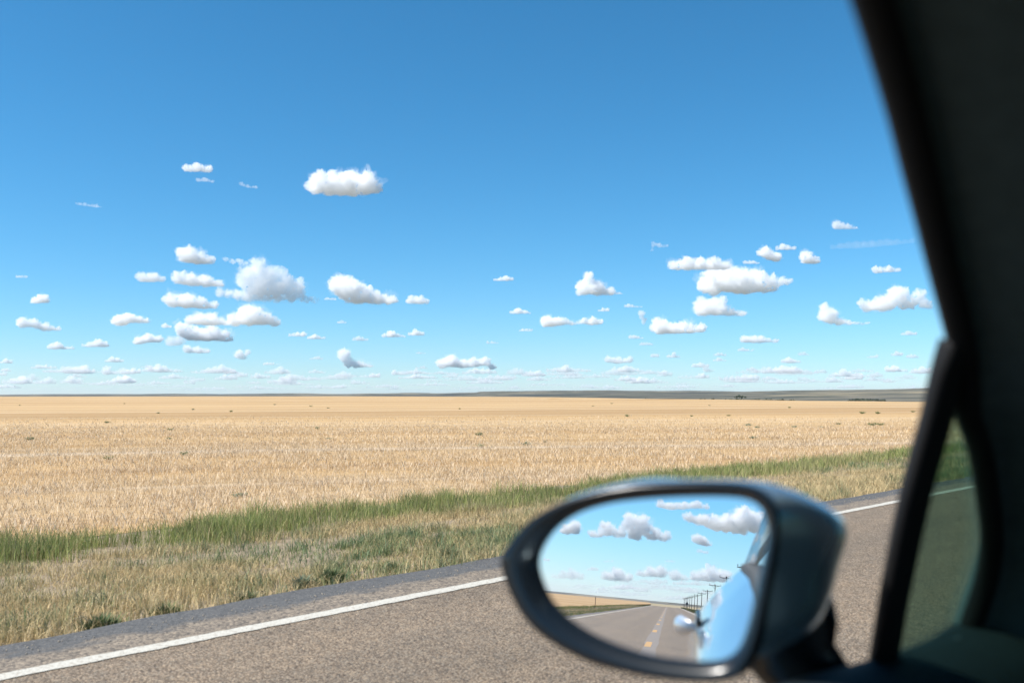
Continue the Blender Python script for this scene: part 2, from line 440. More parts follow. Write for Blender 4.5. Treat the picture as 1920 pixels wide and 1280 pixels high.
def tall_grass():
    X, wf = scatter(8.9, 11.9, BANDS); p, y = X[:, 0], X[:, 1]; n = len(p)
    c1 = fnoise(p*1.3+3, y*1.3, 3); pat = fnoise(p*.5+20, y*.22+7, 3)
    c2g = fnoise(p*2.4+5, y*1.6, 3)
    lo = 9.1 + .9*(fnoise(y*.7, p*.4+4, 3)-.5); hi = 11.5 + .7*(fnoise(y*.6, y*0+14, 3)-.5)
    d = np.clip((p-lo)/1.0, 0, 1)*np.clip((hi-p)/.45, 0, 1)*np.clip((c1-.28)*4, .15, 1)*np.clip((c2g-.28)*5, .25, 1)
    k = RNG.random(n) < d; p, y, wf, c1, pat = p[k], y[k], wf[k], c1[k], pat[k]; n = len(p)
    dry = np.clip((.46-pat)*4.5 + RNG.normal(0, .2, n) + np.clip((y-12)/22, 0, .45), 0, 1); dry = np.where(RNG.random(n) < .26, 1, dry)
    gr = lerp(A3([.34, .36, .115]), A3([.145, .19, .065]), RNG.random(n))
    col = lerp(gr, lerp(A3([.48, .39, .21]), A3([.33, .29, .13]), RNG.random(n)), dry)
    c2 = fnoise(p*3.2, y*3.2, 2); H = (.07 + .17*c1 + .22*(c2-.3))*RNG.uniform(.45, 1.35, n); col = col*(.72 + .6*fnoise(p*2.1+7, y*2.1, 2))[:, None]
    P = np.stack([-p, y, verge_z(p) - .02], 1); P[:, 2] += np.where(y < -260, -((y+260)/160)**2*1.1, 0)
    blades('tall_green_grass', P, H, .0075*wf*RNG.uniform(.6, 1.3, n), RNG.uniform(.05, .55, n), col, gm, 'strip of tall green grass between the verge and the stubble field')
def right_grass():
    X, wf = scatter(3.35, 9, [(-60, -10, 40, 3), (-320, -60, 12, 8)]); p, y = X[:, 0], X[:, 1]; n = len(p)
    col = lerp(A3([.10, .14, .06]), A3([.33, .26, .14]), np.clip(fnoise(p*.6, y*.3, 3)*1.6-.4 + RNG.normal(0, .2, n), 0, 1))
    z = np.interp(p, [3.2, 3.6, 6, 9], [-.06, -.12, -.4, -.45]) + np.where(y < -260, -((y+260)/160)**2*1.1, 0)
    blades('roadside_grass', np.stack([p, y, z-.02], 1), .4*RNG.uniform(.5, 1.4, n), .01*wf, RNG.uniform(.1, .6, n), col, gm, 'rough grass along the other roadside seen in the mirror')
roadside_grass(); tall_grass(); right_grass()
def gravel():
    n = 14000; p = 4.78 + np.abs(RNG.normal(.42, .22, n)); y = RNG.uniform(-4, 34, n); sz = RNG.uniform(.002, .0065, n)*(1+np.clip((y-10)/20, 0, 1))
    z = np.interp(p, [4.6, 5.0, 5.12, 5.3, 5.8], [.003, -.006, -.02, -.10, -.13])+sz*.3
    c = np.stack([-p, y, z], 1); D = np.array([[1, 0, 0], [0, 1, 0], [-1, 0, 0], [0, -1, 0], [0, 0, .7], [0, 0, -.7]])
    V = c[:, None, :] + D[None]*sz[:, None, None]*RNG.uniform(.6, 1.3, (n, 6, 1))
    T = np.array([[0, 1, 4], [1, 2, 4], [2, 3, 4], [3, 0, 4], [1, 0, 5], [2, 1, 5], [3, 2, 5], [0, 3, 5]])
    T = (np.arange(n)[:, None, None]*6 + T[None]).reshape(-1, 3)
    col = lerp(A3([.46, .37, .27]), A3([.24, .22, .20]), RNG.random(n)); cc = np.repeat(np.concatenate([col, np.ones((n, 1))], 1), 6, 0)
    o = np_mesh('gravel', V.reshape(-1, 3), None, T, tint_mat('stone_chips', .9, 0), cc); tag(o, 'loose tan and grey chips spilled along the road shoulder', None, None, 'stuff')
gravel()
# standing stubble and loose straw in the near part of the field
def stubble():
    Ps = []; 
    specs = [(11.4, 22, 620, .75), (22, 34, 330, 1.0), (34, 52, 120, 1.5), (52, 78, 40, 2.1)]
    allP = []; allH = []; allW = []; allL = []; allC = []
    for d0, d1, dens, wf in specs:
        hi = .725
        n = int((d1**2-d0**2)*hi*dens)
        dd = np.sqrt(RNG.uniform(d0**2, d1**2, n)); tt = RNG.uniform(-.85, .60, n)
        x = fwd.x*dd + rgt.x*dd*tt; y = fwd.y*dd + rgt.y*dd*tt
        k = (-x > 11.2 + .5*fnoise(y*.5, y*0, 2)); x, y = x[k], y[k]; n = len(x)
        rowd = np.hypot(x-FIELD_CENTRE[0], y-FIELD_CENTRE[1])
        dens2 = .5+.5*np.sin(rowd*2*pi/.9); bare = fnoise(rowd*.16, rowd*0+3, 3); pn = fnoise(x*.8, y*.8, 3)
        k = RNG.random(n) < np.clip(.25 + .5*dens2 + (pn-.5)*1.6, .1, 1)*np.clip((80-np.hypot(x, y))/32, 0, 1); x, y, bare, pn = x[k], y[k], bare[k], pn[k]; n = len(x)
        loose = RNG.random(n) < .66
        H = np.where(loose, RNG.uniform(.05, .20, n), RNG.uniform(.015, .05, n)); L = np.where(loose, RNG.uniform(.93, 1.05, n), RNG.uniform(.1, .7, n))
        Wd = np.where(loose, .0075, .0085)*wf*RNG.uniform(.7, 1.4, n)
        t = RNG.random(n)
        c = lerp(A3([.60, .405, .19]), A3([.47, .315, .145]), t); pale = lerp(A3([.68, .54, .38]), A3([.56, .42, .26]), t)
        c = np.where(loose[:, None], pale, c)
        gy = RNG.random(n) < .07; c[gy] = A3([.25, .22, .19])
        allP.append(np.stack([x, y, field_z(x, y)-.005+np.where(loose, .03, 0)], 1)); allH.append(H); allW.append(Wd); allL.append(L); allC.append(c)
    cat = np.concatenate
    blades('stubble_straw', cat(allP), cat(allH), cat(allW), cat(allL), cat(allC), tint_mat('straw', .6, .1), 'cut golden straw stubble standing and lying in the near field')
stubble()

# ------------------------------------------------------------------ weeds (each a thing of its own)
def plant_mesh(name, n, h, spread, cols, wl=.02, seed=0):
    r = np.random.default_rng(seed)
    P = []; Q = []; T = []; K = []
    for i in range(n):
        a = r.uniform(0, 2*pi); s = r.uniform(0, 1)**.6*spread; hh = h*r.uniform(.35, 1)*(1-.35*s/spread)
        b = np.array([cos(a)*s*.35, sin(a)*s*.35, 0]); t = np.array([cos(a)*s, sin(a)*s, hh])
        for k in range(4):          # leaves along the stem
            c = b+(t-b)*(.3+.7*r.random()); d = r.normal(0, 1, 3); d[2] = abs(d[2])*.6; d /= np.linalg.norm(d)
            e = np.cross(d, r.normal(0, 1, 3)); e /= np.linalg.norm(e); L = wl*r.uniform(1.2, 2.6); W = wl*r.uniform(.35, .7)
            m = len(P); P += [c, c+d*L*.5+e*W, c+d*L, c+d*L*.5-e*W]; Q.append((m, m+1, m+2, m+3))
            col = cols[0]+(cols[1]-cols[0])*r.random(); K += [(*col, 1)]*4
        m = len(P); sd_ = np.array([.003, 0, 0]); P += [b-sd_, b+sd_, t]; T.append((m, m+1, m+2)); K += [(*cols[1], 1)]*3
    return np.array(P), Q, T, np.array(K)
wm_ = tint_mat('weed_leaf', .6, .3)
def ground_at(px, py, zf):
    d = ray(px, py); t = (zf-CAM.z)/d.z; return CAM + d*t
weed_protos = []
for s, (n, h, sp, c0, c1) in enumerate([(60, .34, .26, (.15, .19, .085), (.24, .26, .13)), (40, .26, .3, (.17, .22, .14), (.27, .31, .20)), (80, .45, .3, (.12, .17, .06), (.19, .23, .09))]):
    P, Q, T, K = plant_mesh('weed', n, h, sp, (A3(c0), A3(c1)), .035, s)
    weed_protos.append((P, Q, T, K))
weed_me = []; WSC = .40
def weed_at(px, py, kind, sc, label, group='weeds in the stubble field', zf=Z_FIELD, name='weed'):
    p = ground_at(px, py, zf); p.z = float(field_z(p.x, p.y)) if zf == Z_FIELD else zf
    while len(weed_me) < 3:
        k = len(weed_me); o = np_mesh('weed', *weed_protos[k][:3], wm_, weed_protos[k][3]); weed_me.append(o.data); bpy.data.objects.remove(o)
    o = bpy.data.objects.new(name, weed_me[kind]); C.objects.link(o); o.location = p; q = (1.4 + (sc-1.4)*.4 if sc > 1.4 else sc)*WSC*random.uniform(.75, 1.15); o.scale = (q*random.uniform(.8, 1.3), q*random.uniform(.8, 1.3), q*random.uniform(.55, .9)); o.rotation_euler[2] = random.uniform(0, 6.28)
    tag(o, label, 'weed', group); return o
weed_at(450, 931, 1, 1.15, 'blue-green weed in the stubble just beyond the tall green grass')
weed_at(898, 816, 2, 1.5, 'dark green weed, lower of a pair one above the other in mid field')
weed_at(900, 838, 0, 1.5, 'small olive weed at the bottom of a pair in mid field')
weed_at(200, 793, 0, 2.6, 'wide straggly weed far back in the left of the stubble field')
weed_at(56, 825, 0, 2.0, 'low green weed close to the left edge of the view in the field')
weed_at(344, 853, 2, 1.1, 'bright green round weed standing alone in the stubble')
weed_at(203, 861, 2, 1.2, 'dark green weed beside the greyish worn strip of stubble')
for (x, y, k, s) in [(317, 823, 0, 1.2), (182, 816, 0, 1.0), (320, 807, 2, 1.3), (595, 804, 0, 1.6), (616, 823, 1, 1.4), (988, 834, 1, 1.3), (1022, 829, 0, 1.2), (862, 767, 2, 2.4), (1147, 757, 0, 3), (1176, 781, 2, 2.2), (1297, 781, 2, 2.0), (1366, 780, 2, 2.4), (1402, 798, 1, 2.2), (1420, 802, 1, 1.8), (1489, 801, 1, 2.4), (1541, 801, 1, 1.8), (1617, 776, 2, 3), (1646, 776, 2, 2.6), (1572, 796, 0, 1.8), (1635, 798, 2, 2.0), (1651, 797, 2, 1.8), (1712, 773, 2, 2.6), (1412, 822, 1, 1.6), (1385, 831, 0, 1.0), (233, 757, 2, 3.2), (362, 768, 0, 2.8), (433, 772, 2, 2.2), (515, 759, 0, 3.4), (583, 762, 2, 2.6), (615, 765, 0, 3.0), (37, 760, 0, 3.2), (297, 775, 0, 2.4), (1112, 762, 0, 2.6), (1330, 761, 0, 2.6), (1480, 765, 2, 2.6)]:
    weed_at(x, y, k, s, 'small green weed dotted among many in the golden stubble')
# grass tufts on the ragged road edge
def tuft(px, py, h, sp, n, ca, cb, label, seed):
    r = np.random.default_rng(seed); p0 = ground_at(px, py, -.09)
    P = []; Q = []; T = []; K = []
    for i in range(n):
        a = r.uniform(0, 2*pi); rad = sp*min(1.0, abs(r.normal(0, .45))); b = A3([cos(a)*rad*.7, sin(a)*rad*1.2, -.02]); a2 = a+r.normal(0, .8)
        H = h*r.uniform(.4, 1.1)*max(.35, 1-.35*rad/sp); L = H*r.uniform(.1, .9); sd_ = A3([cos(a2+1.57), sin(a2+1.57), 0])*.0042*r.uniform(.6, 1.3); o2 = A3([cos(a2), sin(a2), 0])
        m = len(P); mid = b+o2*L*.3+A3([0, 0, H*.6]); tip = b+o2*L+A3([0, 0, H])
        P += [b-sd_, b+sd_, mid+sd_*.8, mid-sd_*.8, tip]; Q.append((m, m+1, m+2, m+3)); T.append((m+3, m+2, m+4))
        c = ca+(cb-ca)*r.random(); c = A3([.36, .29, .16]) if r.random() < .15 else c; K += [(*c, 1)]*5
    o = np_mesh('grass_tuft', np.array(P), Q, T, gm, np.array(K)); o.location = p0; tag(o, label, 'grass tuft', 'tufts along the road edge')
for i, (x, y, h, sp, n, ca, cb, lab) in enumerate([
    (622, 1086, .20, .16, 420, (.07, .11, .045), (.14, .19, .08), 'broad dark green tuft at the ragged road edge, the densest of its row'),
    (462, 1128, .17, .13, 300, (.06, .09, .04), (.13, .17, .075), 'dark tuft leaning over the grey shoulder, left of the densest tuft'),
    (566, 1098, .19, .10, 200, (.15, .20, .13), (.24, .28, .18), 'pale grey-green tuft between two dark tufts on the road edge'),
    (186, 1174, .18, .16, 340, (.07, .105, .045), (.14, .19, .08), 'bushy dark tuft on the road edge nearest the left frame'),
    (735, 1066, .16, .10, 200, (.12, .15, .06), (.19, .21, .10), 'low olive tuft on the road edge just left of the door mirror'),
    (312, 1152, .19, .13, 260, (.09, .13, .05), (.17, .21, .09), 'ragged olive tuft between the bushy one and the leaning one'),
    (845, 1040, .17, .10, 200, (.10, .14, .06), (.18, .21, .10), 'small tuft standing closest to the mirror rim on the road edge')]):
    tuft(x, y, h*.55, sp, n,  A3(ca), A3(cb), lab, 40+i)

# ------------------------------------------------------------------ far trees, scrub and poles in front of the hills
def find_on_hill(px, py):
    ad = 43-math.degrees(atan((px-960)/F)); d = ray(px, py); el = d.z/hypot(d.x, d.y)
    for r in np.arange(1800, 9000, 25):
        if float(hill_z(ad, r)) > 1.2+el*r: return Vector((-sin(R_(ad))*r, cos(R_(ad))*r, float(hill_z(ad, r)))), r
    return Vector((-sin(R_(ad))*4000, cos(R_(ad))*4000, float(hill_z(ad, 4000)))), 4000
def crown_mesh(n, rx, rz, leaf, cols, seed):
    r = np.random.default_rng(seed); P = []; Q = []; K = []
    lobes = [(r.normal(0, .42, 3), r.uniform(.4, .65)) for _ in range(7)]
    for i in range(n):
        lc, lr = lobes[r.integers(7)]; v = r.normal(0, 1, 3); v /= np.linalg.norm(v); q = lc+v*lr*r.uniform(.6, 1)**.5
        c = np.array([q[0]*rx, q[1]*rx, rz*(1.0+.75*q[2])]); d = r.normal(0, 1, 3); d /= np.linalg.norm(d); e = np.cross(d, r.normal(0, 1, 3)); e /= np.linalg.norm(e)
        m = len(P); P += [c-d*leaf-e*leaf*.5, c+d*leaf-e*leaf*.5, c+d*leaf+e*leaf*.5, c-d*leaf+e*leaf*.5]; Q.append((m, m+1, m+2, m+3))
        col = cols[0]+(cols[1]-cols[0])*r.random(); K += [(*col, 1)]*4
    return np.array(P), Q, np.array(K)
leafm = tint_mat('far_leaf', .7, .2); bark = simple('bark', (.10, .075, .055), .9)
def far_tree(px, py, w_px, h_px, seed, label):
    p, r = find_on_hill(px, py); m = r/F
    o = empty('tree', p, label, 'tree', 'trees on the hillside')
    H = h_px*m; W = w_px*m*.5
    P, Q, K = crown_mesh(260, W, H*.52, W*.16, (A3([.035, .06, .03]), A3([.07, .10, .045])), seed)
    np_mesh('crown', P+A3([0, 0, H*.08]), Q, None, leafm, K, o)
    bm = bmesh.new(); tube(bm, (0, 0, -.5), (0, 0, H*.5), W*.10, W*.05, 7); tube(bm, (0, 0, H*.3), (W*.4, 0, H*.6), W*.05, W*.03, 6); tube(bm, (0, 0, H*.3), (-W*.35, W*.2, H*.62), W*.05, W*.03, 6)
    bm_obj('trunk', bm, bark, o)
far_tree(1381, 747, 6, 5, 1, 'small rounded tree at the left end of the dark hillside grove')
far_tree(1386, 747, 7, 6, 2, 'tallest tree in the small dark hillside grove')
far_tree(1391, 747, 6, 5, 3, 'tree in the middle of the dark hillside grove, right of the tallest')
far_tree(1397, 747, 5, 4.4, 4, 'low tree at the right end of the dark hillside grove')
def scrub():
    P = []; Q = []; K = []
    r = np.random.default_rng(5)
    for i in range(520):
        px = r.uniform(1090, 1760); ad = 43-math.degrees(atan((px-960)/F)); rr = r.uniform(1650, 2300)
        if fnoise(A3([px/60.]), A3([2.]), 3)[0] < .42: continue
        c = A3([-sin(R_(ad))*rr, cos(R_(ad))*rr, float(hill_z(ad, rr))])
        p, q, k = crown_mesh(36, r.uniform(3, 9), r.uniform(1.2, 3.2), 1.5, (A3([.06, .07, .04]), A3([.12, .125, .07])), 100+i)
        Q += [tuple(x+len(P)*1 for x in f) for f in q] if False else []
        base = sum(len(a) for a in P); P.append(p+c); Q += [tuple(x+base for x in f) for f in q]; K.append(k)
    o = np_mesh('scrub', np.concatenate(P), Q, None, leafm, np.concatenate(K)); tag(o, 'dark scrub along the foot of the hills beyond the field', None, None, 'stuff')
scrub()

wood = NT('weathered_wood'); wood.base(wood.ramp(wood.noise(wood.pos((8, 8, .8)), 3, 4), [(.3, (.07, .055, .045)), (.7, (.15, .12, .10))])); wood.b.inputs['Roughness'].default_value = .85; wood = wood.m
ceram = simple('insulator_glaze', (.12, .09, .08), .25)
def utility_pole(x, y, z, H, label, arm=2.9):
    o = empty('utility_pole', (x, y, z), label, 'utility pole', 'utility poles beside the road')
    bm = bmesh.new(); tube(bm, (0, 0, -.3), (0, 0, H), .15, .10, 10); bm_obj('pole', bm, wood, o, True)
    bm = bmesh.new(); box(bm, (0, -.13, H-.25), (arm, .10, .14)); ca = bm_obj('crossarm', bm, wood, o)
    for s in (-1, 1):
        bm = bmesh.new(); tube(bm, (s*.06, -.2, H-.95), (s*.75, -.2, H-.3), .022, .022, 6); bm_obj('brace', bm, wood, o)
    for q in (-arm/2+.10, -.12, arm/2-.10):
        bm = bmesh.new(); tube(bm, (q, -.13, H-.18), (q, -.13, H-.04), .02, .02, 6); tube(bm, (q, -.13, H-.06), (q, -.13, H+.06), .075, .06, 8); tube(bm, (q, -.13, H+.06), (q, -.13, H+.22), .06, .03, 8)
        bm_obj('insulator', bm, ceram, o, True)
    return o
names = ['nearest pole, its crossarm showing past the car window frame in the mirror', 'second pole in the mirror row, its base hidden by the car side', 'third pole in the mirror row, close above the car side', 'fourth pole in the mirror row, first to show its whole length', 'fifth pole in the mirror row, dark against the sky'] 
for i in range(13):
    y = -158 - 51.5*i
    top = float(np.interp(-y, [160, 216, 268, 320, 420], [7.6, 7.2, 6.5, 5.75, 5.4])); z = top-7.9     # the land falls away behind
    lab = names[i] if i < len(names) else 'small far pole among those crowding toward the road end in the mirror'
    utility_pole(11.0 + .12*random.uniform(-1, 1), y, z, 7.9, lab)
def post(x, y, z, H, r, label, name='fence_post', cat='post'):
    o = empty(name, (x, y, z), label, cat); bm = bmesh.new(); tube(bm, (0, 0, -.2), (0, 0, H), r, r*.85, 8); bm_obj('post', bm, wood, o)
    bm = bmesh.new(); box(bm, (0, 0, H-.12), (r*2.6, r*2.6, .05)); bm_obj('band', bm, ceram, o); return o
post(-8.6, -115, -.4, 1.35, .035, 'thin lone post standing in the grass left of the road in the mirror', 'marker_post')
def road_sign(x, y, z):
    o = empty('road_sign', (x, y, z), 'tiny dark road sign seen from behind at the far road end in the mirror', 'road sign')
    bm = bmesh.new(); tube(bm, (0, 0, -.2), (0, 0, 2.6), .04, .04, 8); bm_obj('post', bm, simple('galvanised', (.3, .31, .32), .5, .6), o)
    bm = bmesh.new(); box(bm, (0, -.06, 2.3), (.75, .02, .75), Matrix.Rotation(pi/4, 3, 'Y')); bm_obj('plate', bm, simple('sign_back', (.13, .14, .15), .5, .4), o)
road_sign(5.4, -330, -.9)

# ------------------------------------------------------------------ the car (we sit in it; its door mirror and left side show)
CARO = Vector((.54, -.5, 0))
car = empty('car', CARO, 'dark slate blue car seen from inside, with its black-rimmed door mirror and open window', 'car')
def cv_(L): return [Vector(v)-CARO for v in L]
def car_mesh(name, V, f, mat, parent=car, smooth=True):
    o = mesh_obj(name, cv_(V), f, mat, parent, smooth); return o
paint = simple('slate_metallic_paint', (.30, .40, .45), .27, .6, 1.0, .04)
blackp = simple('black_plastic', (.006, .009, .012), .22, spec=.4)
rubber = simple('black_rubber', (.010, .010, .011), .7, spec=.2)
trim = simple('charcoal_trim', (.065, .095, .10), .85, var=.12, spec=.2)
dashm = simple('dark_dash', (.014, .024, .029), .75, var=.15, spec=.25)
chrome = simple('bright_handle', (.74, .75, .76), .3, .3, .8)
def glass_mat(name, tint_, gloss=.5):
    t = NT(name); t.t.nodes.remove(t.b)
    tr = t.n('BsdfTransparent'); tr.inputs[0].default_value = (*tint_, 1); gl = t.n('BsdfGlossy'); gl.inputs['Roughness'].default_value = .02
    fr = t.n('Fresnel'); fr.inputs[0].default_value = 1.5; ms = t.n('MixShader')
    mu = t.n('Math', operation='MULTIPLY', i_1=gloss); t.l(fr.outputs[0], mu.inputs[0])
    t.l(mu.outputs[0], ms.inputs[0]); t.l(tr.outputs[0], ms.inputs[1]); t.l(gl.outputs[0], ms.inputs[2]); t.l(ms.outputs[0], t.out.inputs[0]); return t.m
tinted = glass_mat('green_tinted_glass', (.67, .84, .76), .6); dark_glass = glass_mat('smoked_glass', (.22, .26, .25), 1.4); clear_glass = glass_mat('windscreen_glass', (.55, .62, .58), .6)
WX0, WZ0, WS = -.375, .97, .389
WN = Vector((1, 0, -WS)).normalized()          # inward normal of the door's window plane
def on_window(px, py):
    d = ray(px, py); q = Vector((WX0, 0, WZ0)); t = (q-CAM).dot(WN)/d.dot(WN); return CAM + d*t
def loft(path, prof, closed=True, right_up=None):
    """prof (e1 along the window plane to the right of the path, e2 inward)"""
    V = []; n = len(path)
    for i, p in enumerate(path):
        tg = (path[min(i+1, n-1)]-path[max(i-1, 0)]).normalized(); e1 = WN.cross(tg).normalized()
        if e1.y < 0: e1 = -e1
        for a, b in prof: V.append(p + e1*a + WN*b)
    m = len(prof); f = grid_faces(n, m, closed)
    if closed: f += [tuple(range(m))[::-1], tuple((n-1)*m+k for k in range(m))]
    return V, f
def resample(pts, n):
    P = [Vector(p) for p in pts]; out = []
    for i in range(n):
        t = i/(n-1)*(len(P)-1); k = min(int(t), len(P)-2); u = t-k
        p0 = P[max(k-1, 0)]; p1 = P[k]; p2 = P[k+1]; p3 = P[min(k+2, len(P)-1)]
        out.append(.5*((2*p1)+(p2-p0)*u+(2*p0-5*p1+4*p2-p3)*u*u+(3*p1-p0-3*p2+p3)*u**3))
    return out
pil_px = [(1525, -210), (1550, -150), (1574, -90), (1598, -20), (1612, 20), (1642, 115), (1675, 225), (1702, 330), (1726, 420), (1749, 510), (1770, 590), (1786, 655), (1792, 720), (1798, 785), (1822, 850), (1838, 940), (1846, 1015), (1838, 1080), (1820, 1140), (1800, 1195), (1780, 1250)]
pil = resample([on_window(*p) for p in pil_px], 60)
V, f = loft(pil, [(.15, -.03), (.07, -.03), (.03, -.018), (.008, -.008), (0, -.002), (0, .006), (.003, .011), (.009, .012), (.012, .009), (.02, .022), (.028, .045), (.04, .075), (.065, .105), (.10, .125), (.15, .13), (.17, .10), (.15, .02)])
car_mesh('pillar_trim', V, f, trim)
V, f = loft(pil, [(.002, -.006), (-.003, .003), (.001, .012), (.008, .016), (.013, .012), (.008, .004), (.008, -.006)])
car_mesh('window_seal', V, f, rubber)
# upright bar between the open window and the fixed quarter glass
barL = [(1781, 636), (1760, 690), (1737, 775), (1712, 865), (1690, 950), (1660, 1100), (1648, 1170), (1630, 1275)]
barR = [(1806, 660), (1799, 720), (1789, 790), (1766, 870), (1745, 950), (1712, 1100), (1699, 1170), (1682, 1275)]
bl = resample([on_window(*p) for p in barL], 24); br = resample([on_window(*p) for p in barR], 24)
V = []
for a, b in zip(bl, br):
    m = a.lerp(b, .5)
    V += [a.lerp(b, .30) - WN*.012, a + WN*.002, a.lerp(b, .10) + WN*.007, a.lerp(b, .45) + WN*.010, a.lerp(b, .7) + WN*.006, a.lerp(b, .80) - WN*.004, a.lerp(b, .86) - WN*.014]
car_mesh('window_divider', V, grid_faces(24, 7, True)+[tuple(range(7))[::-1], tuple(23*7+k for k in range(7))], rubber)
# quarter glass
qp = [(1800, 700), (1812, 780), (1842, 850), (1862, 940), (1872, 1015), (1864, 1080), (1846, 1140), (1815, 1215), (1690, 1270), (1670, 1270), (1700, 1100), (1725, 950), (1758, 840)]
qv = [on_window(*p) - WN*.010 for p in qp]; qn = len(qv)
car_mesh('quarter_glass', qv + [v - WN*.004 for v in qv], [tuple(range(qn))[::-1], tuple(range(qn, 2*qn))] + [(i, (i+1) % qn, qn+(i+1) % qn, qn+i) for i in range(qn)], tinted, smooth=False)
# body side -------------------------------------------------------------
spx = [(1480, 1292), (1560, 1264), (1640, 1243), (1700, 1226), (1750, 1209), (1785, 1192), (1812, 1172)]
spt = [on_window(*p) for p in spx]; print('SPT', [(round(p.y, 3), round(p.z, 3)) for p in spt])
ZBY = [-2.6, -1.6, -.9, -.45, -.1, .14, .3, .48]; ZBZ = [1.05, 1.085, 1.11, 1.115, 1.09, 1.062, 1.037, 1.012]
ZB = sorted([(a, b) for a, b in zip(ZBY, ZBZ)] + [(p.y, p.z-.002) for p in spt if p.y > .55] + [(2.2, .90)])
def zb(y): return float(np.interp(y, [a for a, b in ZB], [b for a, b in ZB]))
def plan(y):
    return (.14*max(0, (-.6-y)/1.9)**1.5 if y < -.6 else 0) + (.14*max(0, (y-1.2)/.9)**2)
def belt_x(y): return WX0 + (zb(y)-WZ0)*WS + plan(y)
SIDE = [(0.012, -.004), (-.004, 0), (-.022, -.015), (-.054, -.050), (-.078, -.082), (-.096, -.115), (-.104, -.155), (-.106, -.20)]
def flank(y):
    L = [(belt_x(y)+dx, zb(y)+dz) for dx, dz in SIDE]; xb = belt_x(y)
    for dx, z in [(-.106, .72), (-.108, .60), (-.098, .45), (-.08, .33), (-.04, .24), (.06, .20)]: L.append((xb+dx, z))
    return L
def flank_panel(name, y0, y1, n, mir=False, mat=paint, parent=car):
    V = []
    ys = np.linspace(y0, y1, n); m = len(flank(0))
    for y in ys:
        for (x, z) in flank(y): V.append((1.08-x if mir else x, y, z))
    f = grid_faces(n, m)
    b = len(V)
    V += [(v[0] + (-.012 if mir else .012), v[1], v[2]) for v in V[:]]
    f2 = [tuple(b+i for i in q[::-1]) for q in f]
    rim = [i*m for i in range(n)] + [(n-1)*m+k for k in range(1, m)] + [i*m+m-1 for i in range(n-2, -1, -1)] + [k for k in range(m-2, 0, -1)]
    f3 = [(rim[i], rim[(i+1) % len(rim)], b+rim[(i+1) % len(rim)], b+rim[i]) for i in range(len(rim))]
    bm = bmesh.new(); vs = [bm.verts.new(v) for v in cv_(V)]
    for q in f+f2+f3:
        try: bm.faces.new([vs[i] for i in q])
        except ValueError: pass
    return bm_obj(name, bm, mat, parent, True)
for mir in (False, True):
    flank_panel('fender', 1.004, 2.05, 10, mir)
    d = flank_panel('door', -.456, 1.0, 26, mir)
    if not mir: door = d
    flank_panel('rear_quarter', -2.5, -.460, 22, mir)
# door handle: chrome pull on the door, seen end-on in the mirror
def sweep(path, rad, n=12):
    V = []
    for (p, r1, r2) in path:
        for k in range(n):
            a = 2*pi*k/n; V.append((p[0]+r1*cos(a), p[1], p[2]+r2*sin(a)))
    return V, grid_faces(len(path), n, True)+[tuple(range(n))[::-1], tuple((len(path)-1)*n+k for k in range(n))]
HZ = .995; hx = belt_x(-.3)-.099
pth = []
for i in range(15):
    t = i/14; y = -.21-.20*t; bow = sin(pi*t)**.6
    pth.append(((hx-.002-.022*bow, y, HZ-.002*t), .0035+.0085*bow, .006+.012*bow))
V, f = sweep(pth, 0); car_mesh('door_handle', V, f, chrome, door)
bm = bmesh.new(); bmesh.ops.create_uvsphere(bm, u_segments=14, v_segments=8, radius=1)
for v in bm.verts: v.co = Vector((hx+.006+v.co.x*.005, -.31+v.co.y*.05, HZ+.014+v.co.z*.016))-CARO
bm_obj('handle_recess', bm, blackp, door, True)
# belt moulding and inner door panel
V = []
ys = np.linspace(-.45, 1.16, 40); sillpx = {}

def sill_z(y): return zb(y)+.003
IN = [(-.022, -.035), (-.018, -.004), (-.004, .0015), (.012, 0), (.035, -.004), (.065, -.014), (.085, -.035), (.095, -.09), (.10, -.30), (.085, -.55), (.02, -.60), (-.0, -.30)]
for y in ys:
    z0 = sill_z(y); x0 = WX0 + (z0-WZ0)*WS
    for dx, dz in IN: V.append((x0+dx, y, z0+dz))
m = len(IN); car_mesh('door_panel', V, grid_faces(len(ys), m, True)+[tuple(range(m))[::-1], tuple((len(ys)-1)*m+k for k in range(m))], dashm)
# dashboard
V = []
prof = [(.72, .70), (.70, .86), (.74, .925), (.82, .95), (1.0, .955), (1.2, .945), (1.42, .935), (1.44, .60), (1.0, .5)]
for i, x in enumerate(np.linspace(-.255, 1.335, 24)):
    ed = min(1, (x+.255)/.10, (1.335-x)/.10); 
    for y, z in prof: V.append((x, y + (.10*(1-ed) if y < .9 else 0), z - .02*(1-ed)**2))
m = len(prof); car_mesh('dashboard', V, grid_faces(24, m, True)+[tuple(range(m))[::-1], tuple(23*m+k for k in range(m))], dashm)
# roof (painted skin with a lining), bonnet, boot, screens, side glass
def sheet(name, fn, nu, nv, th, mat):
    V = [fn(i/(nu-1), j/(nv-1)) for i in range(nu) for j in range(nv)]; b = len(V)
    V2 = [(v[0], v[1], v[2]-th) for v in V]; f = grid_faces(nu, nv)
    rim = [i*nv for i in range(nu)] + [(nu-1)*nv+k for k in range(1, nv)] + [i*nv+nv-1 for i in range(nu-2, -1, -1)] + [k for k in range(nv-2, 0, -1)]
    f = f + [tuple(b+i for i in q[::-1]) for q in f] + [(rim[i], rim[(i+1) % len(rim)], b+rim[(i+1) % len(rim)], b+rim[i]) for i in range(len(rim))]
    bm = bmesh.new(); vs = [bm.verts.new(v) for v in cv_(V+V2)]
    for q in f: bm.faces.new([vs[i] for i in q])
    return bm_obj(name, bm, mat, car, True)
RT = pil[0]                             # where pillar meets roof
railx = lambda y: RT.x + .012 + .15*max(0, (-.3-y)/1.5)**1.3
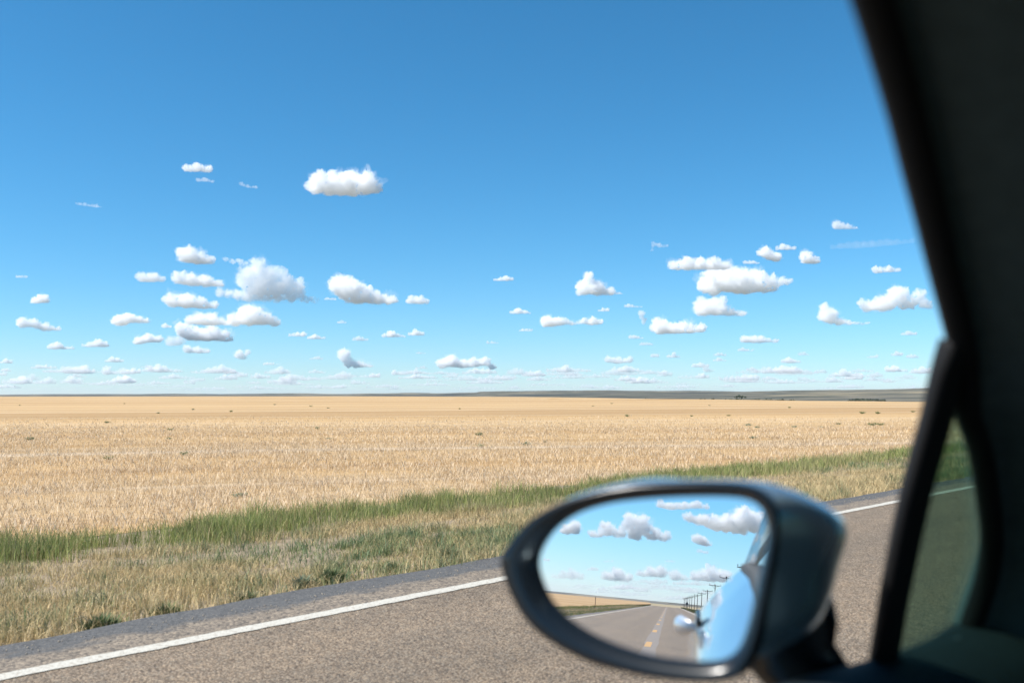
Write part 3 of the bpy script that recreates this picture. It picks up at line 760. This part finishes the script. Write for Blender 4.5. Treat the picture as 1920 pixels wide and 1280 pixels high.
def roof_fn(u, v):
    y = RT.y + .10 - u*2.38; xl = railx(y) - .02; x = xl + v*(1.08-2*xl); c = 1-(2*v-1)**2
    z = RT.z + .06 + .085*c**.75 + .015*sin(pi*min(1, u*1.2)) - .22*max(0, u-.55)**1.5
    return (x, y, z)
sheet('roof', roof_fn, 30, 24, .03, paint)
sheet('roof_lining', lambda u, v: (lambda p: (p[0]+(.5-v)*.03, p[1]-.004, p[2]-.033))(roof_fn(u*.985+.004, v)), 24, 20, .012, trim)
sheet('bonnet', lambda u, v: (belt_x(1.3+u*.78)+.004+v*(1.08-2*belt_x(1.3+u*.78)-.008), 1.30+u*.78, zb(1.3+u*.78)+.05*(1-(2*v-1)**2)**.6-.14*u*u), 12, 14, .02, paint)
sheet('boot_lid', lambda u, v: (belt_x(-1.9-u*.6)+.004+v*(1.08-2*belt_x(-1.9-u*.6)-.008), -1.9-u*.6, zb(-2)+.03*(1-(2*v-1)**2)**.6-.10*u*u), 8, 12, .02, paint)
sheet('windscreen', lambda u, v: (lambda yy, zz, h: (h+.06+v*(1.08-2*h-.12), yy+.06*(1-(2*v-1)**2), zz))(RT.y+.09+u*(1.29-RT.y), RT.z+.055-u*(RT.z-.90), railx(0)+u*(-.36-railx(0))+.03), 10, 16, .005, clear_glass)
sheet('rear_window', lambda u, v: (lambda yy, zz, h: (h+.02+v*(1.08-2*h-.04), yy-.05*(1-(2*v-1)**2), zz))(RT.y-2.28-u*.35, RT.z-.06-u*.30, railx(-1.8)+.01-.06*u), 6, 12, .005, dark_glass)
def side_glass(mir, y0, y1, name, mat, e=.0):
    n = 20; V = []
    for y in np.linspace(y0, y1, n):
        tp = roof_fn((RT.y+.10-y)/2.38, 0); xb = belt_x(y)+.006; zt = tp[2]-.012; xt = tp[0]+.014
        for k in range(8):
            t = k/7; bulge = .012*sin(pi*t)
            x = xb+(xt-xb)*t-bulge+e; V.append((1.08-x if mir else x, y, zb(y)+.002+(zt-zb(y)-.002)*t))
    bm = bmesh.new(); vs = [bm.verts.new(v) for v in cv_(V)]
    for q in grid_faces(n, 8): bm.faces.new([vs[i] for i in q])
    bmesh.ops.solidify(bm, geom=bm.faces[:], thickness=.004)
    return bm_obj(name, bm, mat, car, True)
side_glass(False, -.50, -1.62, 'rear_side_window', dark_glass)
side_glass(False, -.40, -.497, 'door_pillar', dark_glass)
side_glass(False, -1.623, -1.95, 'rear_pillar', blackp)
side_glass(True, .30, -.45, 'side_window', dark_glass); side_glass(True, -.453, -1.62, 'rear_side_window', dark_glass); side_glass(True, -1.623, -1.95, 'rear_pillar', paint)
# black moulding under the roof edge
V = []; ys = np.linspace(RT.y+.01, -1.7, 30)
for y in ys:
    p = roof_fn((RT.y+.10-y)/2.38, 0)
    for dx, dz in [(-.006, -.028), (-.008, -.040), (.006, -.046), (.016, -.040), (.014, -.028)]: V.append((p[0]+dx, y, p[2]+dz))
car_mesh('roof_moulding', V, grid_faces(30, 5, True)+[tuple(range(5))[::-1], tuple(29*5+k for k in range(5))], rubber)
# floor pan keeps the cabin dark from below
bm = bmesh.new(); box(bm, (.54-CARO.x, -.25-CARO.y, .22), (1.66, 3.2, .04)); bm_obj('floor_pan', bm, rubber, car)
# wheels
def wheel(x, y, s):
    bm = bmesh.new(); V = []
    prof = [(.20, -.09), (.30, -.10), (.325, -.07), (.33, 0), (.325, .07), (.30, .10), (.20, .09)]
    n = 36
    for k in range(n):
        a = 2*pi*k/n
        for r, h in prof: V.append((x+h, y+r*cos(a), .33+r*sin(a)))
    V += V[:0]; m = len(prof); f = [(k*m+j, k*m+j+1, ((k+1) % n)*m+j+1, ((k+1) % n)*m+j) for k in range(n) for j in range(m-1)]
    w_ = car_mesh('wheel', V, f, rubber)
    bm = bmesh.new(); r = bmesh.ops.create_cone(bm, cap_ends=True, segments=30, radius1=.205, radius2=.19, depth=.12)
    for v in r['verts']: v.co = Vector((x+s*(.03)+v.co.z*s, y+v.co.x, .33+v.co.y))-CARO
    bm_obj('rim', bm, simple('alloy', (.35, .36, .37), .35, .8), w_)
for x, s in ((-.36, -1), (1.44, 1)):
    for y in (1.55, -1.72): wheel(x, y, s)

# ---- door mirror
MD = .82
pc = CAM + (fwd + rgt*((1222-960)/F) - upv*((1085-640)/F))*MD
MN = (Vector((0, -1, 0)) - ray(1253, 1130)).normalized()      # glass normal: straight back appears at that point of the glass
U = Vector((MN.y, -MN.x, 0)).normalized()
if U.dot(rgt) < 0: U = -U
W = MN.cross(U).normalized()
if W.z < 0: W = -W
def on_mirror(px, py, back=0):
    d = ray(px, py); q = pc - MN*back; return CAM + d*((q-CAM).dot(MN)/d.dot(MN))
gl_px = [(1008, 1057), (1019, 1020), (1045, 986), (1085, 960), (1140, 943), (1210, 934), (1290, 930), (1370, 931), (1408, 938), (1429, 955), (1438, 985), (1436, 1022), (1427, 1062), (1414, 1120), (1402, 1170), (1386, 1212), (1366, 1232), (1335, 1240), (1275, 1237), (1200, 1223), (1130, 1198), (1080, 1170), (1045, 1140), (1022, 1105)]
rm_px = [(941, 1052), (958, 1018), (995, 976), (1050, 943), (1112, 922), (1185, 908), (1275, 902), (1355, 902), (1408, 908), (1442, 924), (1460, 950), (1465, 990), (1459, 1045), (1447, 1112), (1435, 1172), (1418, 1228), (1393, 1264), (1350, 1277), (1285, 1277), (1205, 1267), (1118, 1244), (1048, 1210), (998, 1172), (962, 1118)]
def closed_spline(P, per=4):
    n = len(P); out = []
    for i in range(n):
        p0, p1, p2, p3 = P[i-1], P[i], P[(i+1) % n], P[(i+2) % n]
        for k in range(per):
            u = k/per; out.append(.5*((2*p1)+(p2-p0)*u+(2*p0-5*p1+4*p2-p3)*u*u+(3*p1-p0-3*p2+p3)*u**3))
    return out
GR = closed_spline([on_mirror(*p) for p in gl_px]); RR = closed_spline([on_mirror(*p) for p in rm_px]); NR = len(GR)
cR = sum(RR, Vector())/NR; cG = sum(GR, Vector())/NR
# painted shell: rings swept toward the front of the car, closing to a dome
AX = Vector((-.10, 1, 0.02)).normalized()
rings = []
topz = max(v.z for v in RR)
for s, k, kr, kt, kb in [(-.002, 1, 1, 1, 1), (.008, 1.02, 1.03, 1.03, .99), (.022, 1.03, 1.07, 1.045, .93), (.042, 1.0, 1.12, 1.02, .82), (.068, .93, 1.17, .94, .69), (.094, .83, 1.18, .83, .59), (.118, .70, 1.13, .70, .50), (.138, .53, .98, .54, .38), (.151, .33, .68, .34, .24), (.158, .10, .25, .12, .08)]:
    ring = []
    for v in RR:
        d = v-cR; u = d.dot(U); h = d.dot(W)
        wt = .5+.5*math.tanh(u/.02); wh = .5+.5*math.tanh(h/.015)
        ring.append(cR + U*(u*(kr*wt+k*(1-wt))) + W*(h*((kt-wt*(s+.002)/.16*.34*kt)*wh+(kb+(.80*kr-kb)*.75*wt)*(1-wh))) + MN*(d.dot(MN)*k) + AX*s)
    rings.append(ring)
V = [v for r in rings for v in r]
f = grid_faces(len(rings), NR, True) + [tuple((len(rings)-1)*NR+k for k in range(NR))]
shell = car_mesh('side_mirror', V, f, paint)
# black bezel: rim rolls from the shell into the glass recess
V = []
for k in range(NR):
    r, g = RR[k], GR[k]; d = (r-cR).normalized()
    V += [r + MN*-.004 + d*.0005, r + MN*.004 + d*-.001, r.lerp(g, .12) + MN*.010, r.lerp(g, .40) + MN*.011, r.lerp(g, .72) + MN*.007, r.lerp(g, .93) + MN*.003, g + (cG-g)*.012 - MN*.004, g + (cG-g)*.0 - MN*.010]
f = grid_faces(NR, 8); f += [((NR-1)*8+j, (NR-1)*8+j+1, j+1, j) for j in range(7)]
car_mesh('bezel', V, f, blackp, shell)
mirm = simple('mirror_silver', (.78, .775, .785), 0.0, 1.0)
V = [g + (g-cG)*.01 - MN*.003 for g in GR]; V2 = [v - MN*.003 for v in V]
f = [tuple(range(NR)), tuple(range(NR, 2*NR))[::-1]] + [(i, (i+1) % NR, NR+(i+1) % NR, NR+i) for i in range(NR)]
bm = bmesh.new(); vs = [bm.verts.new(v) for v in cv_(V+V2)]
for q in f: bm.faces.new([vs[i] for i in q])
bm_obj('mirror_glass', bm, mirm, shell)
# black foot joining the housing to the door
def on_depth(px, py, dep): 
    v = fwd + rgt*((px-960)/F) - upv*((py-640)/F); return CAM + v*dep
foot = []
secs = [((1488, 1120), .90, 75, 34), ((1488, 1165), .90, 84, 38), ((1484, 1205), .90, 82, 38), ((1500, 1252), .90, 96, 44), ((1550, 1300), .91, 105, 60), ((1560, 1345), .92, 125, 70)]
n = 18
fh = Vector((fwd.x, fwd.y, 0)).normalized()
for (p, dep, hh, dd) in secs:
    c = on_depth(*p, dep)
    for k in range(n):
        a = 2*pi*k/n; foot.append(c + rgt*(cos(a)*hh/F*dep) + fh*(sin(a)*dd/F*dep))
car_mesh('mirror_foot', foot, grid_faces(len(secs), n, True)+[tuple(range(n))[::-1], tuple((len(secs)-1)*n+k for k in range(n))], blackp, shell)

# ------------------------------------------------------------------ clouds: solid bodies of vapour, each a thing of its own
RM = Matrix.Identity(3) - 2*Matrix([[MN[i]*MN[j] for j in range(3)] for i in range(3)])
VCAM = CAM - 2*((CAM-pc).dot(MN))*MN
def cloud_mesh(lobes_px, seed, mirror=False, dens=1.0, thick=1.0, rough=1.0, grow=1.0, coarse=1.0):
    rnd = random.Random(seed)
    rr = (lambda x, y: (RM @ ray(x, y)).normalized()) if mirror else ray
    org = VCAM if mirror else CAM
    dirs = [rr(x, y) for x, y, r in lobes_px]
    ebase = min(math.asin(d.z) - r/F for d, (_, _, r) in zip(dirs, lobes_px)); ebase = max(ebase, .0085)
    dist = max(4200, min(1300/sin(ebase), 150000))
    pxm = dist/F
    cd = sum(dirs, Vector()).normalized(); ctr = org + cd*dist
    side = Vector((cd.y, -cd.x, 0)).normalized(); dep = Vector((cd.x, cd.y, 0)).normalized(); up = Vector((0, 0, 1))
    zbase = min((org + d*dist).z - r*pxm*.85 for d, (_, _, r) in zip(dirs, lobes_px))
    rmean = sum(r for _, _, r in lobes_px)/len(lobes_px)
    # fill between neighbouring lobes so that a cloud is one body
    order = sorted(lobes_px); extra = []
    for a, b in zip(order, order[1:]):
        gap = hypot(a[0]-b[0], a[1]-b[1])
        if gap > .55*(a[2]+b[2]) and gap < 3.2*(a[2]+b[2]):
            for t in ((.5,) if gap < 1.1*(a[2]+b[2]) else (.33, .67)):
                extra.append((a[0]+(b[0]-a[0])*t, a[1]+(b[1]-a[1])*t + .12*min(a[2], b[2]), (a[2]+(b[2]-a[2])*t)*.82))
    lobes_px = lobes_px+extra; dirs = dirs+[rr(x, y) for x, y, r in extra]
    bm = bmesh.new()
    def ball(c, r, sq=1.0):
        q = bmesh.ops.create_icosphere(bm, subdivisions=2 if r > 5*pxm else 1, radius=r)
        for v in q['verts']: v.co = Vector((v.co.x, v.co.y, v.co.z*sq)) + c
    for d, (x, y, r) in zip(dirs, lobes_px):
        c = org + d*dist - ctr
        R = r*pxm*grow
        ball(c + dep*rnd.uniform(-.5, .5)*rmean*pxm*thick, R)
        for k in range(int((9 if r > 10 else 5)*thick) if r > 5 else 2):
            v = Vector((rnd.gauss(0, 1), rnd.gauss(0, 1), rnd.gauss(.25, .8))).normalized(); q = rnd.uniform(.65, 1.05)
            ball(c + (dep*v.x*1.2 + side*v.y + up*v.z*.9)*q*R, R*rnd.uniform(.25, .5))
    me = bpy.data.meshes.new('cloud'); bm.to_mesh(me); bm.free()
    o = bpy.data.objects.new('cloud', me)
    C.objects.link(o)
    xs = [x for x, _, _ in lobes_px]; wpx = max(xs)-min(xs)+2*rmean
    vox = max(1.0, wpx/190)*pxm*coarse
    md = o.modifiers.new('r', 'REMESH'); md.mode = 'VOXEL'; md.voxel_size = vox
    dg = bpy.context.evaluated_depsgraph_get(); me2 = bpy.data.meshes.new_from_object(o.evaluated_get(dg)); 
    bpy.data.objects.remove(o); bpy.data.meshes.remove(me)
    n = len(me2.vertices); co = np.empty(n*3, np.float32); me2.vertices.foreach_get('co', co); co = co.reshape(-1, 3)
    no = np.empty(n*3, np.float32); me2.vertices.foreach_get('normal', no); no = no.reshape(-1, 3)
    L = max(4.0, rmean)*pxm; off = Vector((seed*3.17, seed*1.3, seed*.7))
    amp = np.empty((n, 3))
    zl = zbase-ctr.z; H = max(1e-3, co[:, 2].max()-zl)
    for i in range(n):
        p = Vector(co[i])
        a = noise.noise(p/(L*1.25)+off)*.8
        b = (.6-2*abs(noise.noise(p/(L*.6)+off)))*.55
        c = (.6-2*abs(noise.noise(p/(L*.27)+off)))*.36
        e = (noise.noise(p/(L*.12)+off))*.26
        amp[i, 0] = a*.7 + b + c + e; amp[i, 1] = noise.noise(p/(L*.9)+off*2)
    edge = np.clip(1-np.abs(no[:, 2]), .25, 1)
    up_ = np.clip(no[:, 2]*.5+.75, .3, 1)
    co = co + no*(amp[:, :1]*L*rough*up_[:, None])
    # drifting shear and a flat base
    t = (co[:, 2]-zl)
    fl = .2*H*(1+.9*amp[:, 1]); lowm = t < fl; co[lowm, 2] = zl + fl[lowm] - (fl[lowm]-t[lowm])*.42
    sh = amp[:, 1]*L*.25; co += np.array(side)[None]*sh[:, None]
    me2.vertices.foreach_set('co', co.astype(np.float32).ravel()); me2.update(); me2.materials.clear()
    me2.polygons.foreach_set('use_smooth', np.ones(len(me2.polygons), bool))
    me2.materials.append(cloud_mat(dens*1.15/pxm))
    return me2, ctr, pxm
NCL = 0
def cloud(lobes, label, group='fair-weather clouds', mirror=False, dens=.10, thick=1.0, rough=1.0, wisp=True):
    global NCL; NCL += 1
    me, c, pxm = cloud_mesh(lobes, NCL, mirror, dens, thick, rough)
    o = bpy.data.objects.new('cloud', me); C.objects.link(o); o.location = c
    tag(o, label, 'cloud', group)
    if wisp and sum(r for _, _, r in lobes)/len(lobes) > 5:     # thin torn vapour round the solid heap
        me2, c2, _ = cloud_mesh(lobes, NCL+400, mirror, dens*.12, thick, 1.2, 1.10, 1.25)
        C.objects.link(q := bpy.data.objects.new('wisp', me2)); q.parent = o; q.location = c2-c
    return o
def auto(x0, x1, y0, y1, seed):
    """lobes that fill a low heap between two pixel columns"""
    r = random.Random(seed); w_, h = x1-x0, y1-y0; L = []; pk = r.uniform(.25, .7)
    n = max(2, int(w_/max(h, 6)*1.5))
    for i in range(n):
        t = (i+.5)/n; hh = h*(.45+.55*max(0, 1-abs(t-pk)*2.0))*r.uniform(.75, 1); rad = max(1.8, hh*.5)
        L.append((x0+min(max(t*w_, rad*.8), w_-rad*.8), y1-rad*.95, rad))
    return L
cloud([(600, 346, 18), (622, 350, 21), (652, 347, 24), (682, 346, 20), (703, 350, 12), (588, 350, 11), (603, 330, 8), (640, 360, 13), (622, 328, 6), (682, 330, 7)], 'bright white oval cloud standing alone high in the blue sky')
cloud([(412, 549, 8), (428, 552, 9), (446, 556, 11), (464, 562, 12), (456, 528, 12), (468, 516, 15), (486, 510, 15), (504, 514, 14), (478, 494, 8), (492, 494, 8), (520, 508, 9), (532, 514, 8), (490, 538, 22), (514, 545, 20), (540, 532, 13), (556, 540, 13), (561, 552, 10), (545, 560, 12), (572, 566, 7), (588, 569, 5), (597, 571, 3), (500, 566, 10), (525, 566, 10), (480, 562, 11), (424, 488, 3), (436, 491, 4), (450, 493, 5), (463, 496, 5)], 'largest towering heap cloud of the cluster on the left', dens=.05)
cloud([(352, 480, 15), (373, 486, 13), (394, 492, 7)], 'small rounded cloud directly above the left end of the largest heap')
cloud([(333, 522, 10), (358, 526, 12), (387, 529, 11), (410, 534, 7)], 'flat tapering cloud touching the left flank of the largest heap')
cloud([(267, 522, 9), (286, 521, 10), (303, 525, 5)], 'small oval cloud at the left end of the cluster')
cloud([(325, 564, 12), (350, 567, 14), (378, 571, 11), (400, 575, 6)], 'low oblong cloud under the flat tapering one')
cloud([(440, 603, 12), (468, 592, 18), (490, 597, 14), (515, 606, 8), (430, 608, 8)], 'pyramid-shaped cloud directly beneath the largest heap')
cloud([(372, 600, 12), (394, 601, 13), (412, 604, 8), (358, 602, 7)], 'middle puff left of the pyramid-shaped cloud')
cloud([(343, 620, 11), (368, 628, 14), (398, 629, 14), (426, 634, 10), (360, 632, 10)], 'wide shelf-like cloud below the middle puff of the left cluster', dens=.14)
cloud([(352, 656, 7), (372, 657, 7), (388, 659, 5)], 'thin flat cloud lowest in the left cluster', dens=.12)
cloud([(638, 538, 16), (658, 545, 20), (684, 556, 16), (708, 562, 13), (730, 566, 10), (665, 565, 11)], 'wedge-shaped cloud sloping down to the right, right of the largest heap')
cloud([(770, 563, 8), (786, 564, 9), (799, 567, 5)], 'small lens cloud right of the wedge-shaped cloud')
cloud([(1103, 520, 8), (1100, 540, 15), (1120, 545, 15), (1144, 550, 9), (1160, 553, 5), (1088, 550, 8)], 'peaked cloud like a sail alone right of the centre')
cloud([(1262, 498, 9), (1285, 497, 12), (1312, 498, 11), (1338, 497, 13), (1360, 500, 9)], 'long ragged upper part of the big cloud pair on the right')
cloud([(1330, 532, 19), (1355, 524, 23), (1385, 530, 24), (1414, 532, 20), (1440, 537, 14), (1462, 530, 7), (1480, 529, 4), (1340, 548, 12), (1400, 547, 12)], 'biggest heap cloud on the right side of the sky')
cloud([(1318, 578, 16), (1344, 577, 16), (1368, 587, 9), (1392, 591, 6)], 'cloud with a low right tail directly under the biggest right heap')
cloud([(1240, 615, 15), (1262, 618, 12), (1292, 616, 12), (1313, 616, 8)], 'double-humped cloud low and left of the right heap')
cloud([(1026, 605, 12), (1048, 603, 8), (1072, 605, 5), (1092, 603, 5), (1110, 602, 8), (1125, 604, 5)], 'long low cloud of two puffs joined by a thin band, below the sail-shaped cloud', dens=.14)
cloud([(1553, 592, 14), (1546, 578, 8), (1572, 604, 9), (1600, 609, 5), (1625, 609, 4)], 'boot-shaped cloud with a thin toe, near the window pillar')
cloud([(1628, 577, 12), (1658, 572, 15), (1683, 555, 15), (1700, 572, 12), (1724, 556, 10), (1736, 575, 8)], 'broad double cloud half touching the window pillar')
cloud([(1436, 474, 10), (1454, 485, 9)], 'tilted small cloud above the right end of the biggest right heap', dens=.14)
cloud([(1513, 485, 11), (1527, 490, 7)], 'small knobbly cloud between the tilted one and the pillar', dens=.15)
cloud([(1568, 422, 8), (1588, 426, 6), (1607, 429, 3)], 'small ragged cloud highest on the right, by the pillar', dens=.1)
cloud([(1643, 507, 7), (1668, 505, 6), (1685, 507, 4)], 'thin ragged cloud close to the pillar, above the broad double cloud', dens=.10)
cloud([(350, 318, 6), (370, 315, 8), (392, 318, 6)], 'small faint-edged cloud high on the left', dens=.12)
cloud([(372, 338, 3.5), (385, 337, 4.5), (398, 341, 3)], 'faint wisp just below the small high left cloud', dens=.06)
cloud([(453, 345, 4), (465, 350, 4), (480, 352, 3)], 'faint curled wisp left of the bright oval cloud', dens=.05)
cloud([(142, 381, 2), (150, 383, 2.5), (158, 384, 3), (166, 385, 3), (174, 386, 3), (182, 387, 3), (190, 388, 2)], 'very faint streak of cloud far left', dens=.05)
cloud([(42, 605, 9), (62, 607, 7), (85, 615, 7), (108, 619, 5)], 'pair of joined flat clouds at the far left edge', dens=.14)
cloud([(66, 564, 7), (78, 561, 8), (88, 564, 5)], 'little domed cloud above the joined flat clouds at far left', dens=.14)
cloud([(226, 603, 11), (240, 597, 9), (262, 600, 6), (275, 602, 4)], 'small hooked cloud left of the left cluster', dens=.15)
cloud([(1203, 588, 6), (1208, 600, 5), (1206, 610, 3)], 'tiny upright cloud fragment left of the double-humped cloud', dens=.10)
cloud([(1225, 456, 4), (1236, 460, 5), (1250, 461, 3), (1222, 470, 3)], 'faint broken wisp above the long ragged cloud', dens=.05)
cloud([(645, 666, 11), (655, 684, 9), (675, 684, 8), (692, 688, 6)], 'stepped low cloud below the wedge-shaped cloud', dens=.11)
cloud([(830, 682, 9), (845, 677, 11), (868, 683, 9), (890, 680, 8), (912, 679, 7), (924, 690, 6)], 'long lumpy cloud low over the horizon at the centre', dens=.13)
cloud([(1140, 674, 6), (1158, 677, 7), (1180, 675, 6)], 'small two-humped cloud low above the right hills', dens=.13)
cloud([(448, 664, 8), (464, 660, 5), (456, 672, 5)], 'small C-shaped cloud low below the pyramid-shaped cloud', dens=.11)
cloud([(258, 640, 8), (278, 634, 8), (297, 636, 6)], 'low cloud at the left foot of the left cluster', dens=.13)
cloud([(320, 642, 9), (335, 640, 9)], 'thin pale patch linking the low left clouds', dens=.05)
# thin high streak
cloud([(1560, 464, 5), (1575, 462, 6), (1590, 461, 7), (1605, 460, 8), (1620, 459, 8), (1635, 458, 8), (1650, 456, 7), (1665, 455, 7), (1680, 454, 6), (1695, 453, 5), (1710, 452, 5)], 'thin smooth veil of high cloud by the pillar', dens=.009, rough=.4)
SMALL = [(155, 200, 636, 652), (95, 138, 643, 656), (541, 572, 618, 632), (578, 610, 626, 637), (718, 762, 619, 634), (765, 795, 618, 631), (925, 962, 516, 528), (958, 995, 577, 590), (1393, 1458, 626, 644), (1296, 1330, 677, 690), (1338, 1362, 660, 668), (1338, 1362, 670, 678), (1467, 1502, 669, 682), (1498, 1518, 659, 667), (1385, 1412, 652, 659), (1575, 1615, 698, 713), (632, 650, 600, 607), (662, 690, 630, 640), (914, 936, 638, 645), (972, 998, 614, 622), (1120, 1142, 576, 585), (1180, 1206, 627, 636), (1625, 1646, 664, 672), (1670, 1692, 657, 668), (1688, 1718, 620, 629), (30, 50, 516, 521), (580, 606, 667, 675), (198, 230, 668, 680), (420, 450, 689, 702), (60, 105, 682, 692), (120, 175, 684, 702), (495, 525, 678, 685), (1395, 1425, 486, 496), (1455, 1490, 457, 470), (1220, 1236, 660, 671), (1250, 1276, 662, 672), (1700, 1722, 664, 672), (0, 22, 672, 682), (0, 20, 690, 697), (306, 322, 604, 616), (780, 798, 658, 664), (1200, 1224, 640, 648), (608, 630, 556, 563), (1172, 1204, 570, 577), (1400, 1420, 688, 696), (265, 290, 683, 690), (780, 800, 686, 692)]
for i, (a, b, c, d) in enumerate(SMALL):
    cloud(auto(a-(b-a)*.08, b+(b-a)*.08, c-(d-c)*.15, d, i), 'small white puff among many scattered over the lower sky', 'small scattered puffs', dens=.15, wisp=False)
# pale bank of puffs near the horizon
rb = random.Random(11)
for i in range(120):
    x = -20 + 1760*(i+rb.random())/120; y1 = rb.choice([rb.uniform(698, 710), rb.uniform(710, 722), rb.uniform(720, 733)]); w_ = rb.uniform(24, 90); h = rb.uniform(8, 18)*(1 if y1 < 722 else .6)
    cloud(auto(x-w_/2, x+w_/2, y1-h, y1, 500+i), 'pale hazy puff in the low bank of cloud along the horizon', 'pale bank along the horizon', dens=rb.uniform(.06, .15), wisp=False)
MK = dict(mirror=True)
cloud([(1238, 946, 7), (1258, 950, 8), (1282, 949, 7), (1305, 946, 7), (1325, 950, 5)], 'ragged long cloud at the top of the mirror', 'clouds seen in the door mirror', True, .12)
cloud([(1113, 1005, 9), (1138, 993, 12), (1162, 1001, 10), (1183, 975, 12), (1203, 985, 16), (1222, 1000, 13), (1248, 1008, 8), (1190, 1003, 12)], 'three-peaked heap cloud left of the middle in the mirror', 'clouds seen in the door mirror', True)
cloud([(1293, 972, 7), (1318, 975, 10), (1343, 982, 14), (1368, 985, 17), (1393, 972, 19), (1418, 985, 17), (1388, 995, 13), (1436, 995, 11)], 'largest grey-bottomed heap cloud at the upper right of the mirror', 'clouds seen in the door mirror', True)
cloud([(1306, 1010, 8), (1318, 1016, 9), (1328, 1021, 6)], 'small cloud below the largest one in the mirror', 'clouds seen in the door mirror', True, .13)
cloud([(1310, 1032, 4), (1325, 1035, 4)], 'tiny cloud under the small one in the mirror', 'clouds seen in the door mirror', True, .11)
cloud([(1062, 995, 10), (1078, 990, 11)], 'grey cloud cut by the upper left rim of the mirror', 'clouds seen in the door mirror', True, .14)
for i, (a, b, c, d, de) in enumerate([(1095, 1122, 1060, 1070, .11), (1125, 1190, 1062, 1090, .08), (1188, 1250, 1052, 1082, .08), (1255, 1300, 1066, 1090, .07), (1290, 1375, 1056, 1092, .09), (1030, 1098, 1064, 1086, .06), (1100, 1150, 1092, 1100, .04), (1180, 1260, 1090, 1105, .05), (1060, 1110, 1094, 1104, .04), (1150, 1200, 1104, 1112, .04), (1250, 1330, 1098, 1112, .05), (1018, 1032, 1044, 1052, .1), (1130, 1150, 1048, 1054, .06), (1245, 1268, 1048, 1054, .07)]):
    cloud(auto(a, b, c, d, 900+i), 'pale cloud in the low heaped bank above the road in the mirror', 'low clouds in the mirror', True, de)

for i in range(26):
    x = 1015 + 340*rb.random(); y1 = rb.uniform(1088, 1128) - (x-1253)*-.09*0; w_ = rb.uniform(24, 70); h = rb.uniform(6, 13)
    cloud(auto(x-w_/2, x+w_/2, y1-h, y1, 1200+i), 'faint puff in the low haze over the road end in the mirror', 'low clouds in the mirror', True, rb.uniform(.05, .10), wisp=False)
# ------------------------------------------------------------------ air
hz = NT('air_haze'); hz.t.nodes.remove(hz.b)
pv = hz.n('VolumePrincipled'); pv.inputs['Color'].default_value = (.80, .90, 1, 1); pv.inputs['Density'].default_value = 1.9e-5; pv.inputs['Anisotropy'].default_value = .2
hz.l(pv.outputs[0], hz.out.inputs['Volume'])
bm = bmesh.new(); box(bm, (0, 0, 40), (44800, 44800, 160)); h = bm_obj('haze', bm, hz.m); tag(h, kind='stuff')
h.display_type = 'WIRE'
